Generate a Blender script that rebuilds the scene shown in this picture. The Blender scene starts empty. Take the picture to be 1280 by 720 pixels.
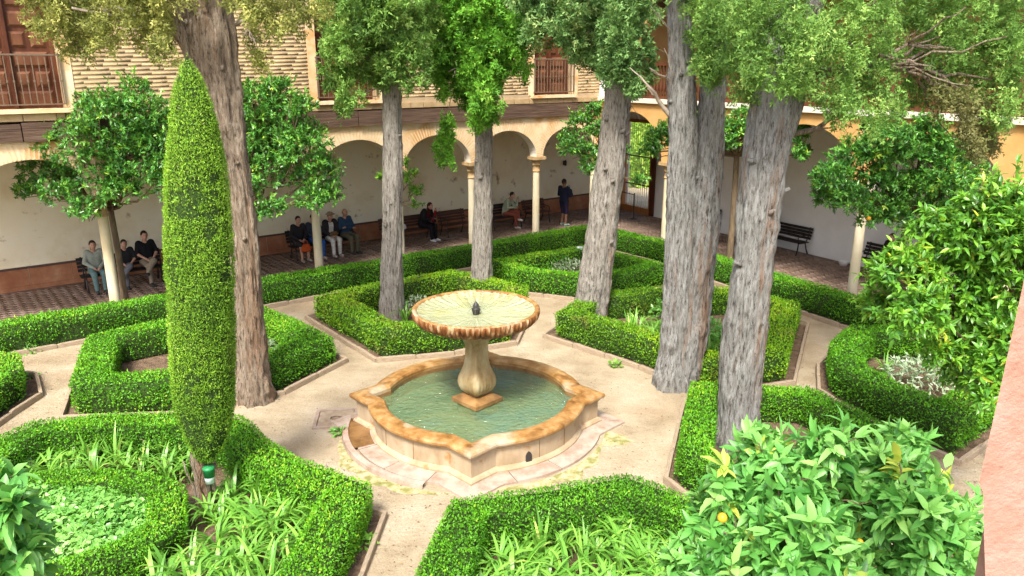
import bpy, math, random
import numpy as np
from mathutils import Matrix, Vector

rng = np.random.default_rng(7)
random.seed(7)
SC = bpy.context.scene
COL = SC.collection

# ------------------------------------------------------------------ camera, sky, sun, exposure
CAM_H, PITCH, FPX = 5.8, math.radians(16.0), 960.0      # photograph is 1280 x 720
cam_d = bpy.data.cameras.new('camera'); cam = bpy.data.objects.new('camera', cam_d); COL.objects.link(cam)
cam.location = (0, 0, CAM_H); cam.rotation_euler = (math.pi / 2 - PITCH, 0, 0)
cam_d.sensor_width = 36.0; cam_d.lens = 36.0 * FPX / 1280.0
cam_d.clip_start = 0.05; cam_d.clip_end = 2000
SC.camera = cam

SUN_AZ, SUN_EL = math.radians(-166), math.radians(53)     # azimuth of the direction towards the sun, from +Y clockwise
world = bpy.data.worlds.new('World'); SC.world = world; world.use_nodes = True
wn = world.node_tree.nodes; wl = world.node_tree.links
bg = wn['Background']; sky = wn.new('ShaderNodeTexSky'); sky.sky_type = 'NISHITA'; sky.sun_disc = False
sky.sun_elevation = SUN_EL; sky.sun_rotation = SUN_AZ
sky.air_density = 0.7; sky.dust_density = 4.0; sky.ozone_density = 0.3
wl.new(sky.outputs[0], bg.inputs[0]); bg.inputs[1].default_value = 0.15
sun_d = bpy.data.lights.new('sun', 'SUN'); sun_d.energy = 2.4; sun_d.angle = math.radians(12); sun_d.color = (1.0, 0.965, 0.90)
sun = bpy.data.objects.new('sun', sun_d); COL.objects.link(sun)
sdir = Vector((math.sin(SUN_AZ) * math.cos(SUN_EL), math.cos(SUN_AZ) * math.cos(SUN_EL), math.sin(SUN_EL)))
sun.rotation_euler = sdir.to_track_quat('Z', 'Y').to_euler(); sun.location = sdir * 30
vs = SC.view_settings; vs.view_transform = 'Standard'; vs.look = 'None'; vs.gamma = 1.0; vs.exposure = 1.40
cy = SC.cycles; cy.use_denoising = True; cy.max_bounces = 8; cy.diffuse_bounces = 4; cy.glossy_bounces = 3
cy.transmission_bounces = 4; cy.transparent_max_bounces = 8; cy.caustics_reflective = False; cy.caustics_refractive = False

_c, _s = math.cos(PITCH), math.sin(PITCH)
def ray(u, v):
    x = (u - 640) / FPX; y = (v - 360) / FPX
    return np.array([x, _c - y * _s, -_s - y * _c])
def G(u, v, z=0.0):                          # photo pixel -> point on the level z
    d = ray(u, v); t = (z - CAM_H) / d[2]
    return np.array([0, 0, CAM_H]) + t * d
def AT(u, v, depth):                         # photo pixel -> point at a camera depth
    return np.array([0, 0, CAM_H]) + ray(u, v) * depth
def depth_of(p):
    return p[1] * _c - (p[2] - CAM_H) * _s

# ------------------------------------------------------------------ materials
def new_mat(name):
    m = bpy.data.materials.new(name); m.use_nodes = True
    nt = m.node_tree; b = nt.nodes['Principled BSDF']
    return m, nt, b
def ramp(nt, fac, stops):
    r = nt.nodes.new('ShaderNodeValToRGB'); cr = r.color_ramp
    while len(cr.elements) < len(stops): cr.elements.new(0.5)
    for e, (p, c) in zip(cr.elements, stops): e.position = p; e.color = (*c, 1)
    if fac is not None: nt.links.new(fac, r.inputs[0])
    return r.outputs[0]
def noise(nt, scale, detail=4, rough=0.55, vec=None, stretch=None, coord='Object'):
    n = nt.nodes.new('ShaderNodeTexNoise'); n.inputs['Scale'].default_value = scale
    n.inputs['Detail'].default_value = detail; n.inputs['Roughness'].default_value = rough
    if vec is None:
        tc = nt.nodes.new('ShaderNodeTexCoord'); vec = tc.outputs[coord]
    if stretch is not None:
        mp = nt.nodes.new('ShaderNodeMapping'); mp.inputs['Scale'].default_value = stretch
        nt.links.new(vec, mp.inputs[0]); vec = mp.outputs[0]
    nt.links.new(vec, n.inputs['Vector'])
    return n.outputs['Fac']
def mixc(nt, fac, a, b, blend='MIX'):
    m = nt.nodes.new('ShaderNodeMix'); m.data_type = 'RGBA'; m.blend_type = blend
    for s, v in ((0, fac), (6, a), (7, b)):
        if isinstance(v, (int, float)): m.inputs[s].default_value = v
        elif isinstance(v, tuple): m.inputs[s].default_value = (*v, 1)
        else: nt.links.new(v, m.inputs[s])
    return m.outputs[2]
def bump(nt, b, h, strength=0.4, dist=0.02):
    n = nt.nodes.new('ShaderNodeBump'); n.inputs['Strength'].default_value = strength; n.inputs['Distance'].default_value = dist
    nt.links.new(h, n.inputs['Height']); nt.links.new(n.outputs[0], b.inputs['Normal'])
def mat_noise(name, stops, scale=6, rough=0.85, bs=0.3, bscale=40, stretch=None, detail=5, spec=0.25, bdist=0.01, coord='Object', second=None):
    m, nt, b = new_mat(name)
    f = noise(nt, scale, detail, 0.6, stretch=stretch, coord=coord)
    c = ramp(nt, f, stops)
    if second:                                # (scale, lo, hi, colour)
        g = ramp(nt, noise(nt, second[0], 4, 0.6, coord=coord), [(second[1], (0, 0, 0)), (second[2], (1, 1, 1))])
        c = mixc(nt, g, c, second[3])
    nt.links.new(c, b.inputs['Base Color'])
    b.inputs['Roughness'].default_value = rough; b.inputs['Specular IOR Level'].default_value = spec
    if bs: bump(nt, b, noise(nt, bscale, 6, 0.65, stretch=stretch, coord=coord), bs, bdist)
    return m
def mat_plain(name, col, rough=0.7, spec=0.3, metal=0.0):
    m, nt, b = new_mat(name)
    f = noise(nt, 25, 3)
    c = ramp(nt, f, [(0.3, tuple(x * 0.8 for x in col)), (0.7, tuple(min(1, x * 1.15) for x in col))])
    nt.links.new(c, b.inputs['Base Color']); b.inputs['Roughness'].default_value = rough
    b.inputs['Specular IOR Level'].default_value = spec; b.inputs['Metallic'].default_value = metal
    return m
def mat_leaf(name, stops, rough=0.5, trans=0.3, spec=0.35, patch=None):
    m, nt, b = new_mat(name)
    at = nt.nodes.new('ShaderNodeAttribute'); at.attribute_name = 'leafvar'
    c = ramp(nt, at.outputs['Fac'], stops)
    if patch:                                 # (scale, lo, hi, colour): dry or fresh patches
        tc = nt.nodes.new('ShaderNodeTexCoord')
        g = ramp(nt, noise(nt, patch[0], 3, 0.6, vec=tc.outputs['Object']), [(patch[1], (0, 0, 0)), (patch[2], (0.75, 0.75, 0.75))])
        c = mixc(nt, g, c, patch[3])
    nt.links.new(c, b.inputs['Base Color']); b.inputs['Roughness'].default_value = rough
    b.inputs['Specular IOR Level'].default_value = spec
    tr = nt.nodes.new('ShaderNodeBsdfTranslucent')
    c2 = mixc(nt, 0.35, c, (0.45, 0.62, 0.06)); nt.links.new(c2, tr.inputs[0])
    mx = nt.nodes.new('ShaderNodeMixShader'); mx.inputs[0].default_value = trans
    nt.links.new(b.outputs[0], mx.inputs[1]); nt.links.new(tr.outputs[0], mx.inputs[2])
    nt.links.new(mx.outputs[0], nt.nodes['Material Output'].inputs[0])
    return m
M = {}
M['sand'] = None
def make_sand():
    m, nt, b = new_mat('sand')
    c = ramp(nt, noise(nt, 1.1, 9, 0.62), [(0.3, (0.26, 0.205, 0.13)), (0.5, (0.37, 0.305, 0.205)), (0.72, (0.46, 0.395, 0.29))])
    c = mixc(nt, ramp(nt, noise(nt, 0.35, 4, 0.6), [(0.5, (0, 0, 0)), (0.72, (1, 1, 1))]), c, (0.31, 0.225, 0.14))
    c = mixc(nt, 1.0, c, ramp(nt, noise(nt, 38, 5, 0.75), [(0.30, (0.55, 0.52, 0.48)), (0.48, (1, 1, 1)), (0.75, (1.12, 1.1, 1.06))]), 'MULTIPLY')
    c = mixc(nt, ramp(nt, noise(nt, 14, 6, 0.7), [(0.63, (0, 0, 0)), (0.72, (0.6, 0.6, 0.6))]), c, (0.24, 0.165, 0.10))
    nt.links.new(c, b.inputs['Base Color']); b.inputs['Roughness'].default_value = 0.95; b.inputs['Specular IOR Level'].default_value = 0.1
    bump(nt, b, noise(nt, 7, 12, 0.72), 0.9, 0.05)
    return m
M['sand'] = make_sand()
M['soil'] = mat_noise('soil', [(0.3, (0.10, 0.065, 0.042)), (0.6, (0.20, 0.135, 0.085)), (0.8, (0.30, 0.21, 0.13))], scale=7, bs=0.9, bscale=30, bdist=0.05, detail=8)
M['kerb'] = mat_noise('kerb', [(0.3, (0.252, 0.180, 0.113)), (0.6, (0.355, 0.287, 0.202)), (0.8, (0.414, 0.361, 0.277))], scale=9, bs=0.5, bscale=40, coord='Object')
M['apron'] = mat_noise('apron', [(0.3, (0.260, 0.176, 0.121)), (0.5, (0.361, 0.289, 0.229)), (0.7, (0.419, 0.360, 0.296))], scale=4.5, bs=0.4, bscale=26, second=(2.2, 0.55, 0.7, (0.318, 0.176, 0.121)))
M['stone'] = mat_noise('basin stone', [(0.25, (0.216, 0.144, 0.072)), (0.48, (0.387, 0.293, 0.184)), (0.75, (0.486, 0.396, 0.279))], scale=2.6, bs=0.25, bscale=30, stretch=(0.900, 0.900, 0.450), detail=7, second=(5.0, 0.58, 0.72, (0.324, 0.180, 0.072)))
M['rim'] = mat_noise('rim stone', [(0.28, (0.09, 0.038, 0.010)), (0.46, (0.27, 0.135, 0.036)), (0.66, (0.42, 0.27, 0.115))], scale=4.5, detail=10, bs=0.45, bscale=22, rough=0.42, spec=0.4, second=(1.6, 0.54, 0.66, (0.40, 0.315, 0.21)))
M['bowl_out'] = mat_noise('bowl outside', [(0.32, (0.05, 0.018, 0.008)), (0.5, (0.19, 0.072, 0.02)), (0.68, (0.50, 0.36, 0.20))], scale=9, stretch=(1, 1, 0.25), bs=0.3, bscale=40, rough=0.5)
M['bowl_in'] = None
def make_bowl_in():
    m, nt, b = new_mat('bowl inside'); tc = nt.nodes.new('ShaderNodeTexCoord'); sp = nt.nodes.new('ShaderNodeSeparateXYZ'); nt.links.new(tc.outputs['Object'], sp.inputs[0])
    at = nt.nodes.new('ShaderNodeMath'); at.operation = 'ARCTAN2'; nt.links.new(sp.outputs[1], at.inputs[0]); nt.links.new(sp.outputs[0], at.inputs[1])
    cb = nt.nodes.new('ShaderNodeCombineXYZ'); nt.links.new(at.outputs[0], cb.inputs[0]); ln = nt.nodes.new('ShaderNodeVectorMath'); ln.operation = 'LENGTH'; nt.links.new(tc.outputs['Object'], ln.inputs[0]); nt.links.new(ln.outputs['Value'], cb.inputs[1])
    f = noise(nt, 1.0, 4, 0.6, vec=cb.outputs[0], stretch=(15, 1.5, 1)); c = ramp(nt, f, [(0.3, (0.33, 0.31, 0.15)), (0.5, (0.52, 0.51, 0.34)), (0.68, (0.68, 0.70, 0.58))])
    c = mixc(nt, ramp(nt, noise(nt, 2.2, 4, 0.6), [(0.5, (0, 0, 0)), (0.66, (0.7, 0.7, 0.7))]), c, (0.50, 0.46, 0.20))
    nt.links.new(c, b.inputs['Base Color']); b.inputs['Roughness'].default_value = 0.5
    return m
M['bowl_in'] = make_bowl_in()
M['pedestal'] = mat_noise('pedestal', [(0.3, (0.15, 0.085, 0.025)), (0.52, (0.33, 0.245, 0.12)), (0.75, (0.52, 0.45, 0.29))], scale=4, stretch=(1, 1, 0.45), bs=0.25, bscale=25, rough=0.55)
M['basin_floor'] = mat_noise('basin floor', [(0.3, (0.34, 0.46, 0.22)), (0.5, (0.44, 0.60, 0.42)), (0.75, (0.56, 0.62, 0.34))], scale=1.3, bs=0.2)
M['moss'] = mat_noise('mossy sand', [(0.40, (0.20, 0.20, 0.06)), (0.52, (0.36, 0.32, 0.16)), (0.60, (0.44, 0.345, 0.23))], scale=7, bs=0.4, detail=8)
M['wet'] = mat_noise('wet stone', [(0.3, (0.12, 0.06, 0.02)), (0.6, (0.24, 0.13, 0.05))], scale=5, rough=0.25, spec=0.5)
M['wet_stone'] = mat_noise('wet brown stone', [(0.3, (0.08, 0.04, 0.015)), (0.55, (0.24, 0.13, 0.045)), (0.75, (0.36, 0.22, 0.09))], scale=4, rough=0.3, spec=0.5, bs=0.3)
M['iron'] = mat_plain('iron', (0.035, 0.03, 0.028), 0.5, 0.4)
M['rail_iron'] = mat_plain('weathered rail', (0.16, 0.115, 0.075), 0.6, 0.3)
M['cream'] = mat_noise('cream plaster', [(0.25, (0.735, 0.615, 0.382)), (0.5, (0.892, 0.806, 0.583)), (0.8, (0.920, 0.890, 0.721))], scale=0.9, bs=0.15, bscale=14, detail=8, second=(2.6, 0.62, 0.75, (0.378, 0.286, 0.170)))
M['white'] = mat_noise('white plaster', [(0.3, (0.76, 0.75, 0.72)), (0.7, (0.86, 0.85, 0.83))], scale=1.2, bs=0.1, bscale=12)
M['arcade'] = mat_noise('arcade plaster', [(0.3, (0.60, 0.38, 0.17)), (0.5, (0.72, 0.55, 0.33)), (0.72, (0.78, 0.67, 0.49))], scale=1.1, bs=0.3, bscale=18, detail=8, second=(0.8, 0.5, 0.62, (0.56, 0.30, 0.10)))
M['soffit'] = mat_noise('soffit plaster', [(0.3, (0.62, 0.56, 0.45)), (0.7, (0.74, 0.70, 0.60))], scale=2, bs=0.1)
M['orange_wall'] = mat_noise('ochre plaster', [(0.3, (0.475, 0.242, 0.069)), (0.55, (0.589, 0.347, 0.125)), (0.8, (0.627, 0.441, 0.225))], scale=0.9, bs=0.2, bscale=16, detail=8)
M['mortar'] = mat_noise('mortar', [(0.3, (0.38, 0.275, 0.155)), (0.7, (0.50, 0.38, 0.235))], scale=5, bs=0.4, bscale=50)
M['brick'] = mat_noise('pale brick', [(0.25, (0.310, 0.204, 0.091)), (0.5, (0.412, 0.296, 0.154)), (0.75, (0.482, 0.372, 0.217))], scale=3.5, bs=0.15, bscale=60, detail=7)
M['voussoir'] = mat_noise('arch brick', [(0.25, (0.56, 0.36, 0.17)), (0.5, (0.68, 0.51, 0.30)), (0.75, (0.74, 0.62, 0.44))], scale=4, bs=0.3, bscale=60)
M['beam'] = mat_noise('old timber', [(0.3, (0.055, 0.032, 0.022)), (0.6, (0.12, 0.075, 0.05)), (0.8, (0.20, 0.14, 0.10))], scale=5, stretch=(0.25, 3, 4), bs=0.7, bscale=9, bdist=0.03)
M['wood_red'] = mat_noise('red brown wood', [(0.3, (0.064, 0.019, 0.009)), (0.6, (0.112, 0.038, 0.017)), (0.8, (0.180, 0.075, 0.038))], scale=6, stretch=(0.900, 0.900, 0.300), bs=0.2, rough=0.5)
M['wood_panel'] = mat_noise('panel wood', [(0.3, (0.094, 0.035, 0.016)), (0.6, (0.166, 0.068, 0.032)), (0.8, (0.230, 0.115, 0.058))], scale=6, stretch=(0.900, 0.900, 0.288), bs=0.2, rough=0.5)
M['wood_orange'] = mat_noise('orange wood', [(0.3, (0.30, 0.11, 0.03)), (0.7, (0.48, 0.21, 0.07))], scale=6, stretch=(3, 3, 0.4), bs=0.2, rough=0.5)
M['column'] = mat_noise('column marble', [(0.3, (0.52, 0.43, 0.26)), (0.6, (0.66, 0.59, 0.42)), (0.8, (0.72, 0.67, 0.54))], scale=3, stretch=(1, 1, 0.4), bs=0.12)
M['capital'] = mat_noise('capital stone', [(0.3, (0.30, 0.18, 0.075)), (0.7, (0.52, 0.38, 0.20))], scale=6, bs=0.4)
M['dado'] = mat_noise('dado tile', [(0.3, (0.27, 0.10, 0.048)), (0.6, (0.42, 0.19, 0.095)), (0.8, (0.54, 0.32, 0.18))], scale=2.3, bs=0.2)
M['dado_band'] = mat_plain('dado band', (0.10, 0.06, 0.045))
M['paver'] = mat_noise('paving brick', [(0.3, (0.15, 0.10, 0.072)), (0.5, (0.22, 0.15, 0.11)), (0.7, (0.31, 0.235, 0.185))], scale=1.6, bs=0.3, bscale=30, rough=0.65)
M['paver_joint'] = mat_noise('paving joint', [(0.3, (0.138, 0.094, 0.069)), (0.7, (0.237, 0.169, 0.125))], scale=8)
M['pink'] = mat_noise('pink plaster', [(0.28, (0.272, 0.134, 0.090)), (0.5, (0.363, 0.202, 0.149)), (0.75, (0.413, 0.255, 0.204))], scale=4.5, bs=0.6, bscale=14, detail=12, bdist=0.03, second=(7.0, 0.64, 0.74, (0.363, 0.170, 0.102)))
M['bark'] = None
def bark(name, stops, red, redlo):
    m, nt, b = new_mat(name)
    f = noise(nt, 4.2, 10, 0.78, stretch=(5.0, 5.0, 1.1)); c = ramp(nt, f, stops)
    g = ramp(nt, noise(nt, 1.6, 3, 0.6, stretch=(2.2, 2.2, 0.16)), [(redlo, (0, 0, 0)), (redlo + 0.12, (0.85, 0.85, 0.85))])
    c = mixc(nt, g, c, red)
    d = ramp(nt, noise(nt, 9, 9, 0.8, stretch=(2.8, 2.8, 0.5)), [(0.38, (0.16, 0.135, 0.115)), (0.50, (1, 1, 1))])
    c = mixc(nt, 1.0, c, d, 'MULTIPLY')
    nt.links.new(c, b.inputs['Base Color']); b.inputs['Roughness'].default_value = 0.9; b.inputs['Specular IOR Level'].default_value = 0.15
    bump(nt, b, noise(nt, 9, 9, 0.8, stretch=(3.0, 3.0, 0.5)), 1.0, 0.10)
    return m
M['bark_grey'] = bark('grey cypress bark', [(0.3, (0.188, 0.156, 0.121)), (0.5, (0.389, 0.357, 0.304)), (0.7, (0.589, 0.564, 0.498))], (0.338, 0.226, 0.146), 0.62)
M['bark_red'] = bark('red brown cypress bark', [(0.3, (0.175, 0.123, 0.083)), (0.5, (0.363, 0.282, 0.200)), (0.7, (0.577, 0.515, 0.413))], (0.314, 0.188, 0.109), 0.54)
M['bark_blue'] = bark('blue grey cypress bark', [(0.3, (0.162, 0.145, 0.121)), (0.5, (0.351, 0.345, 0.316)), (0.7, (0.551, 0.570, 0.547))], (0.326, 0.194, 0.115), 0.56)
M['bark_orange'] = mat_noise('orange tree bark', [(0.3, (0.09, 0.06, 0.035)), (0.6, (0.19, 0.14, 0.085)), (0.8, (0.28, 0.23, 0.15))], scale=5, stretch=(3, 3, 0.6), bs=0.6, bscale=20)
M['twig'] = mat_noise('dry twig', [(0.3, (0.20, 0.16, 0.12)), (0.7, (0.42, 0.36, 0.28))], scale=9)
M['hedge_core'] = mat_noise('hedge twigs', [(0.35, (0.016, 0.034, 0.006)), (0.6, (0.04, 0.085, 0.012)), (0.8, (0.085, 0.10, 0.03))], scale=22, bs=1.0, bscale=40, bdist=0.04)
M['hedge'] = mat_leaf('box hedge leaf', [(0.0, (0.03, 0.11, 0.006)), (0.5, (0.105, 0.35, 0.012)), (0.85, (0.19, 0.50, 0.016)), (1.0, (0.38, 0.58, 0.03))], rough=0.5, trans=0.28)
M['hedge_dry'] = mat_leaf('box hedge leaf with dry patches', [(0.0, (0.06, 0.15, 0.006)), (0.5, (0.15, 0.36, 0.012)), (0.85, (0.26, 0.5, 0.014)), (1.0, (0.46, 0.58, 0.03))], rough=0.5, trans=0.28, patch=(1.3, 0.58, 0.72, (0.26, 0.21, 0.05)))
M['topiary'] = mat_leaf('clipped cypress', [(0.0, (0.05, 0.13, 0.012)), (0.45, (0.21, 0.43, 0.03)), (0.8, (0.36, 0.62, 0.04)), (1.0, (0.55, 0.62, 0.20))], rough=0.6, trans=0.3, patch=(1.1, 0.60, 0.75, (0.16, 0.14, 0.05)))
M['orange_leaf'] = mat_leaf('orange tree leaf', [(0.0, (0.028, 0.110, 0.020)), (0.5, (0.094, 0.297, 0.044)), (0.85, (0.209, 0.484, 0.066)), (1.0, (0.418, 0.594, 0.066))], rough=0.32, trans=0.22, spec=0.55)
M['near_leaf'] = mat_leaf('near orange leaf', [(0.0, (0.05, 0.20, 0.03)), (0.45, (0.15, 0.43, 0.085)), (0.93, (0.30, 0.60, 0.14)), (1.0, (0.50, 0.58, 0.08))], rough=0.4, trans=0.32, spec=0.45)
M['lime_leaf'] = mat_leaf('lime orange leaf', [(0.0, (0.045, 0.16, 0.018)), (0.5, (0.13, 0.34, 0.03)), (0.85, (0.25, 0.5, 0.04)), (1.0, (0.52, 0.58, 0.05))], rough=0.36, trans=0.28, spec=0.5)
M['garden_leaf'] = mat_leaf('sunny garden leaf', [(0.0, (0.16, 0.34, 0.03)), (0.5, (0.34, 0.56, 0.06)), (1.0, (0.58, 0.70, 0.14))], rough=0.5, trans=0.4)
def cyp(name, a, b_, c, d): return mat_leaf(name, [(0.0, a), (0.5, b_), (0.85, c), (1.0, d)], rough=0.65, trans=0.22, spec=0.2)
M['cyp_yellow'] = cyp('yellowish cypress', (0.109, 0.128, 0.032), (0.243, 0.262, 0.066), (0.397, 0.410, 0.099), (0.538, 0.512, 0.169))
M['cyp_green'] = cyp('grey green cypress', (0.061, 0.135, 0.027), (0.139, 0.278, 0.052), (0.232, 0.419, 0.085), (0.355, 0.515, 0.131))
M['cyp_bright'] = cyp('bright green cypress', (0.051, 0.152, 0.017), (0.121, 0.336, 0.030), (0.202, 0.482, 0.046), (0.304, 0.532, 0.085))
M['cyp_blue'] = cyp('blue green cypress', (0.055, 0.125, 0.034), (0.133, 0.265, 0.074), (0.232, 0.410, 0.130), (0.366, 0.489, 0.174))
M['cyp_dry'] = cyp('dry cypress', (0.078, 0.074, 0.029), (0.164, 0.160, 0.057), (0.251, 0.274, 0.095), (0.285, 0.353, 0.113))
M['strap'] = mat_leaf('strap leaf', [(0.0, (0.077, 0.231, 0.028)), (0.5, (0.165, 0.399, 0.049)), (0.9, (0.308, 0.557, 0.084)), (1.0, (0.572, 0.651, 0.182))], rough=0.35, trans=0.28, spec=0.5)
M['ivy'] = mat_leaf('ivy leaf', [(0.0, (0.07, 0.24, 0.035)), (0.5, (0.17, 0.42, 0.07)), (0.9, (0.3, 0.57, 0.14)), (1.0, (0.48, 0.65, 0.3))], rough=0.35, trans=0.25, spec=0.5)
M['silver'] = mat_leaf('variegated leaf', [(0.0, (0.14, 0.24, 0.10)), (0.5, (0.32, 0.42, 0.25)), (1.0, (0.55, 0.62, 0.45))], rough=0.5, trans=0.2)
M['fallen'] = mat_leaf('fallen leaf', [(0.0, (0.05, 0.03, 0.015)), (0.6, (0.14, 0.08, 0.035)), (1.0, (0.30, 0.2, 0.08))], rough=0.8, trans=0.05)
M['fruit'] = mat_noise('orange peel', [(0.3, (0.75, 0.28, 0.01)), (0.7, (0.85, 0.40, 0.02))], scale=5, bs=0.3, bscale=120, rough=0.4, spec=0.4, bdist=0.003)
def water(name, tint, refl, bscale, bstr, murk=0.0):
    m, nt, b = new_mat(name)
    t = nt.nodes.new('ShaderNodeBsdfTransparent'); t.inputs[0].default_value = (*tint, 1)
    g = nt.nodes.new('ShaderNodeBsdfGlossy'); g.inputs['Roughness'].default_value = 0.06
    lw = nt.nodes.new('ShaderNodeFresnel'); lw.inputs[0].default_value = refl
    mx = nt.nodes.new('ShaderNodeMixShader')
    n = nt.nodes.new('ShaderNodeBump'); n.inputs['Strength'].default_value = bstr; n.inputs['Distance'].default_value = 0.09
    nt.links.new(noise(nt, bscale, 3, 0.55), n.inputs['Height'])
    for x in (g, lw): nt.links.new(n.outputs[0], x.inputs['Normal'])
    body = t.outputs[0]
    if murk:
        df = nt.nodes.new('ShaderNodeBsdfDiffuse'); nt.links.new(ramp(nt, noise(nt, 1.0, 3, 0.6), [(0.35, (0.17, 0.28, 0.13)), (0.5, (0.25, 0.35, 0.16)), (0.68, (0.17, 0.33, 0.22))]), df.inputs[0])
        m2 = nt.nodes.new('ShaderNodeMixShader'); m2.inputs[0].default_value = murk; nt.links.new(t.outputs[0], m2.inputs[1]); nt.links.new(df.outputs[0], m2.inputs[2]); body = m2.outputs[0]
    nt.links.new(lw.outputs[0], mx.inputs[0]); nt.links.new(body, mx.inputs[1]); nt.links.new(g.outputs[0], mx.inputs[2])
    nt.links.new(mx.outputs[0], nt.nodes['Material Output'].inputs[0])
    return m
M['pool_water'] = water('pool water', (0.80, 0.95, 0.90), 1.85, 12, 1.0, 0.45)
M['bowl_water'] = water('bowl water', (0.93, 0.97, 0.92), 1.33, 14, 0.3)

# ------------------------------------------------------------------ mesh helpers
def link(name, me, mat=None, parent=None):
    o = bpy.data.objects.new(name, me); COL.objects.link(o)
    if mat is not None and me is not None: me.materials.append(mat)
    if parent is not None: o.parent = parent
    return o
def mesh_np(name, V, F, mat=None, parent=None, var=None, smooth=False):
    """F: int array n x k (all faces with k corners)"""
    V = np.asarray(V, np.float32); F = np.asarray(F, np.int32)
    me = bpy.data.meshes.new(name); n, k = F.shape
    me.vertices.add(len(V)); me.vertices.foreach_set('co', V.ravel())
    me.loops.add(n * k); me.loops.foreach_set('vertex_index', F.ravel())
    me.polygons.add(n); me.polygons.foreach_set('loop_start', np.arange(0, n * k, k, dtype=np.int32))
    if smooth: me.polygons.foreach_set('use_smooth', np.ones(n, bool))
    if var is not None:
        a = me.attributes.new('leafvar', 'FLOAT', 'POINT'); a.data.foreach_set('value', np.asarray(var, np.float32))
    me.update(calc_edges=True)
    return link(name, me, mat, parent)
class MB:
    def __init__(s): s.v = []; s.f = []; s.sm = []
    def add(s, V, F, smooth=False):
        k = len(s.v); s.v += [tuple(map(float, p)) for p in V]; s.f += [tuple(int(i) + k for i in f) for f in F]; s.sm += [smooth] * len(F); return s
    def box(s, x0, x1, y0, y1, z0, z1):
        return s.add([(x0, y0, z0), (x1, y0, z0), (x1, y1, z0), (x0, y1, z0), (x0, y0, z1), (x1, y0, z1), (x1, y1, z1), (x0, y1, z1)],
                     [(0, 3, 2, 1), (4, 5, 6, 7), (0, 1, 5, 4), (1, 2, 6, 5), (2, 3, 7, 6), (3, 0, 4, 7)])
    def bar(s, a, b, w, h=None):               # square bar between two points
        a = Vector(a); b = Vector(b); d = (b - a).normalized(); h = h or w
        r = d.cross(Vector((0, 0, 1)))
        if r.length < 1e-3: r = Vector((1, 0, 0))
        r.normalize(); u = r.cross(d)
        V = [p + r * (w / 2 * i) + u * (h / 2 * j) for p in (a, b) for i, j in ((-1, -1), (1, -1), (1, 1), (-1, 1))]
        return s.add(V, [(3, 2, 1, 0), (4, 5, 6, 7), (0, 1, 5, 4), (1, 2, 6, 5), (2, 3, 7, 6), (3, 0, 4, 7)])
    def lathe(s, prof, n=24, cx=0, cy=0, flute=None, smooth=True):
        V = []
        for i, (r, z) in enumerate(prof):
            for k in range(n):
                a = 2 * math.pi * k / n; rr = r * (flute(a, i) if flute else 1)
                V.append((cx + rr * math.cos(a), cy + rr * math.sin(a), z))
        F = [(i * n + k, i * n + (k + 1) % n, (i + 1) * n + (k + 1) % n, (i + 1) * n + k) for i in range(len(prof) - 1) for k in range(n)]
        return s.add(V, F, smooth)
    def tube(s, path, rad, n=8):
        V = []; P = [Vector(p) for p in path]
        for i, p in enumerate(P):
            d = (P[min(i + 1, len(P) - 1)] - P[max(i - 1, 0)]).normalized()
            r = d.cross(Vector((0.3, 1, 0.1))).normalized(); u = r.cross(d)
            rr = rad[i] if hasattr(rad, '__len__') else rad
            V += [p + (r * math.cos(2 * math.pi * k / n) + u * math.sin(2 * math.pi * k / n)) * rr for k in range(n)]
        F = [(i * n + k, i * n + (k + 1) % n, (i + 1) * n + (k + 1) % n, (i + 1) * n + k) for i in range(len(P) - 1) for k in range(n)]
        F += [tuple(range(n - 1, -1, -1)), tuple((len(P) - 1) * n + k for k in range(n))]
        return s.add(V, F, True)
    def build(s, name, mat=None, parent=None):
        me = bpy.data.meshes.new(name); me.from_pydata(s.v, [], s.f)
        me.polygons.foreach_set('use_smooth', s.sm); me.update()
        return link(name, me, mat, parent)
def empty(name, loc=(0, 0, 0), rz=0.0):
    o = bpy.data.objects.new(name, None); COL.objects.link(o); o.location = loc; o.rotation_euler = (0, 0, rz)
    o.empty_display_size = 0.2
    return o
def tag(o, label=None, cat=None, group=None, kind=None):
    if label: o['label'] = label
    if cat: o['category'] = cat
    if group: o['group'] = group
    if kind: o['kind'] = kind
    return o
def bevel_box_mesh(name, bev=0.08):
    import bmesh
    bm = bmesh.new(); bmesh.ops.create_cube(bm, size=1.0)
    bmesh.ops.bevel(bm, geom=bm.edges[:], offset=bev, segments=1, affect='EDGES')
    me = bpy.data.meshes.new(name); bm.to_mesh(me); bm.free(); return me
def unit(a): return a / np.maximum(np.linalg.norm(a, axis=-1, keepdims=True), 1e-9)
def runit(n): return unit(rng.normal(size=(n, 3)))

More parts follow.
